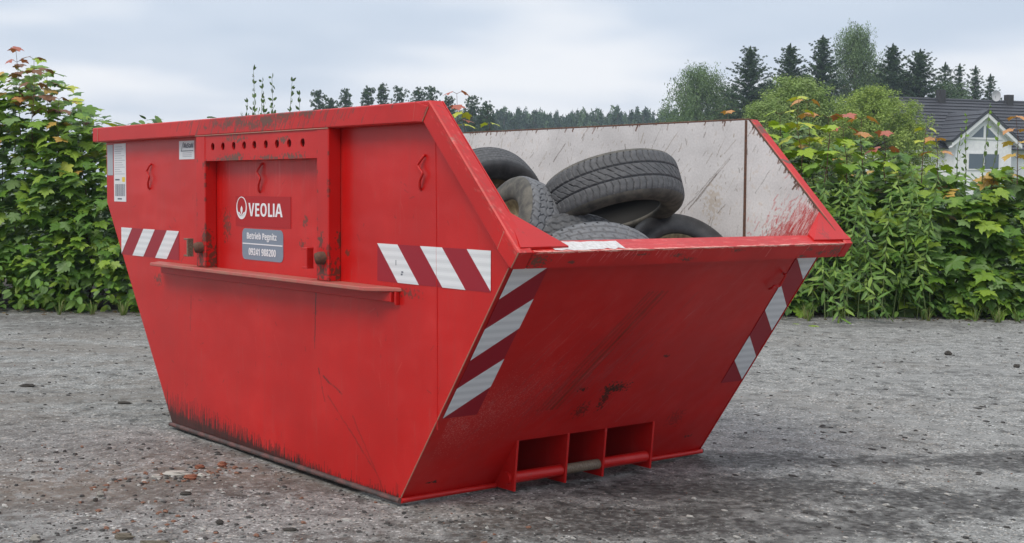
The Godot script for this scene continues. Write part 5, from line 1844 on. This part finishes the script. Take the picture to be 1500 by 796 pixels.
# ---------------------------------------------------------------- bits lying on the yard
func debris():
	var grey := speckled("concrete", Color(0.20, 0.19, 0.17), Color(0.30, 0.28, 0.25), 141, 0.05, 8.0, 0.9, 0.4)
	var white := speckled("plaster", Color(0.50, 0.48, 0.44), Color(0.34, 0.32, 0.29), 142, 0.05, 10.0, 0.9, 0.4)
	var brick := speckled("brick", Color(0.30, 0.11, 0.06), Color(0.20, 0.08, 0.05), 143, 0.05, 10.0, 0.9, 0.4)
	var dark := speckled("dark_bit", Color(0.030, 0.028, 0.026), Color(0.07, 0.06, 0.05), 144, 0.05, 10.0, 0.85, 0.4)
	var wood := speckled("wood_bit", Color(0.10, 0.085, 0.065), Color(0.19, 0.16, 0.12), 145, 0.05, 8.0, 0.9, 0.4)
	var list := [
		["stone", "square grey stone lying alone left of the rubble", grey, Vector3(-0.869, 0, 0.882), Vector3(0.034, 0.036, 0.034), 0.3],
		["stone", "dark pebble just below the square grey stone", dark, Vector3(-0.80, 0, 0.93), Vector3(0.026, 0.016, 0.022), 0.0],
		["rubble", "long whitish lump of plaster in the rubble", white, Vector3(-1.02, 0, 0.48), Vector3(0.13, 0.028, 0.05), 0.95],
		["rubble", "short whitish lump at the left of the plaster rubble", white, Vector3(-1.04, 0, 0.57), Vector3(0.05, 0.022, 0.04), 0.5],
		["rubble", "small white crumb at the right of the plaster rubble", white, Vector3(-0.95, 0, 0.40), Vector3(0.045, 0.022, 0.035), 0.0],
		["brick_fragment", "reddish crumb in front of the plaster rubble", brick, Vector3(-0.93, 0, 0.46), Vector3(0.06, 0.026, 0.035), 0.9],
		["brick_fragment", "reddish crumb nearest the skip", brick, Vector3(-1.10, 0, 0.23), Vector3(0.045, 0.032, 0.035), 0.4],
		["brick_fragment", "brown crumb behind the plaster rubble", brick, Vector3(-1.11, 0, 0.335), Vector3(0.05, 0.022, 0.03), 1.4],
		["stone", "flat black stone in front of the rubble", dark, Vector3(-0.68, 0, 0.60), Vector3(0.055, 0.018, 0.03), 0.9],
		["stone", "brownish flat stone at the bottom edge of the picture", wood, Vector3(-0.175, 0, 1.07), Vector3(0.075, 0.030, 0.035), 0.8],
		["plank_piece", "flat piece of plank at the bottom edge of the picture", wood, Vector3(-0.05, 0, 1.01), Vector3(0.13, 0.018, 0.03), 0.9],
		["stone", "round dark pebble right of the rubble", dark, Vector3(-0.17, 0, 0.70), Vector3(0.035, 0.024, 0.03), 0.2],
		["stone", "pale stone in the lower left corner", grey, Vector3(-0.33, 0, 1.33), Vector3(0.05, 0.03, 0.04), 0.1],
		["stick", "short dark stick lying in the left of the yard", dark, Vector3(-3.06, 0, -0.12), Vector3(0.10, 0.02, 0.022), 0.7],
		["stone", "dark lump near the left edge of the yard", dark, Vector3(-4.07, 0, 0.10), Vector3(0.11, 0.025, 0.05), 0.9],
		["stone", "flat dark stone below the long scratch on the side wall", dark, Vector3(0.06, 0, 0.53), Vector3(0.06, 0.014, 0.028), 0.9],
		["stone", "small dark stone on the right of the yard", dark, Vector3(-1.6, 0, -6.2), Vector3(0.06, 0.04, 0.05), 0.2],
		["stone", "small dark stone at the right edge of the yard", dark, Vector3(-0.9, 0, -6.0), Vector3(0.05, 0.035, 0.045), 0.2],
		["brick_fragment", "orange crumb at the bottom edge of the picture", brick, Vector3(0.10, 0, 0.95), Vector3(0.05, 0.022, 0.03), 0.5],
	]
	var n := FastNoiseLite.new()
	n.seed = 8
	n.frequency = 0.9
	n.fractal_octaves = 4
	for i in list.size():
		var q: Array = list[i]
		var at: Vector3 = q[3]
		at.y = yard_height(at, n) + q[4].y * 0.34
		var o := put(stone_mesh(200 + i, 1.0, 0.22), q[0], q[2], self, Transform3D(Basis(Vector3.UP, YAW + q[5] - 0.9) * Basis.from_scale(q[4]), at))
		tag(o, q[1], "stick" if q[0] == "stick" else "rubble" if q[0] in ["rubble", "brick_fragment"] else "wood" if q[0] == "plank_piece" else "stone", "bits of rubble on the yard")
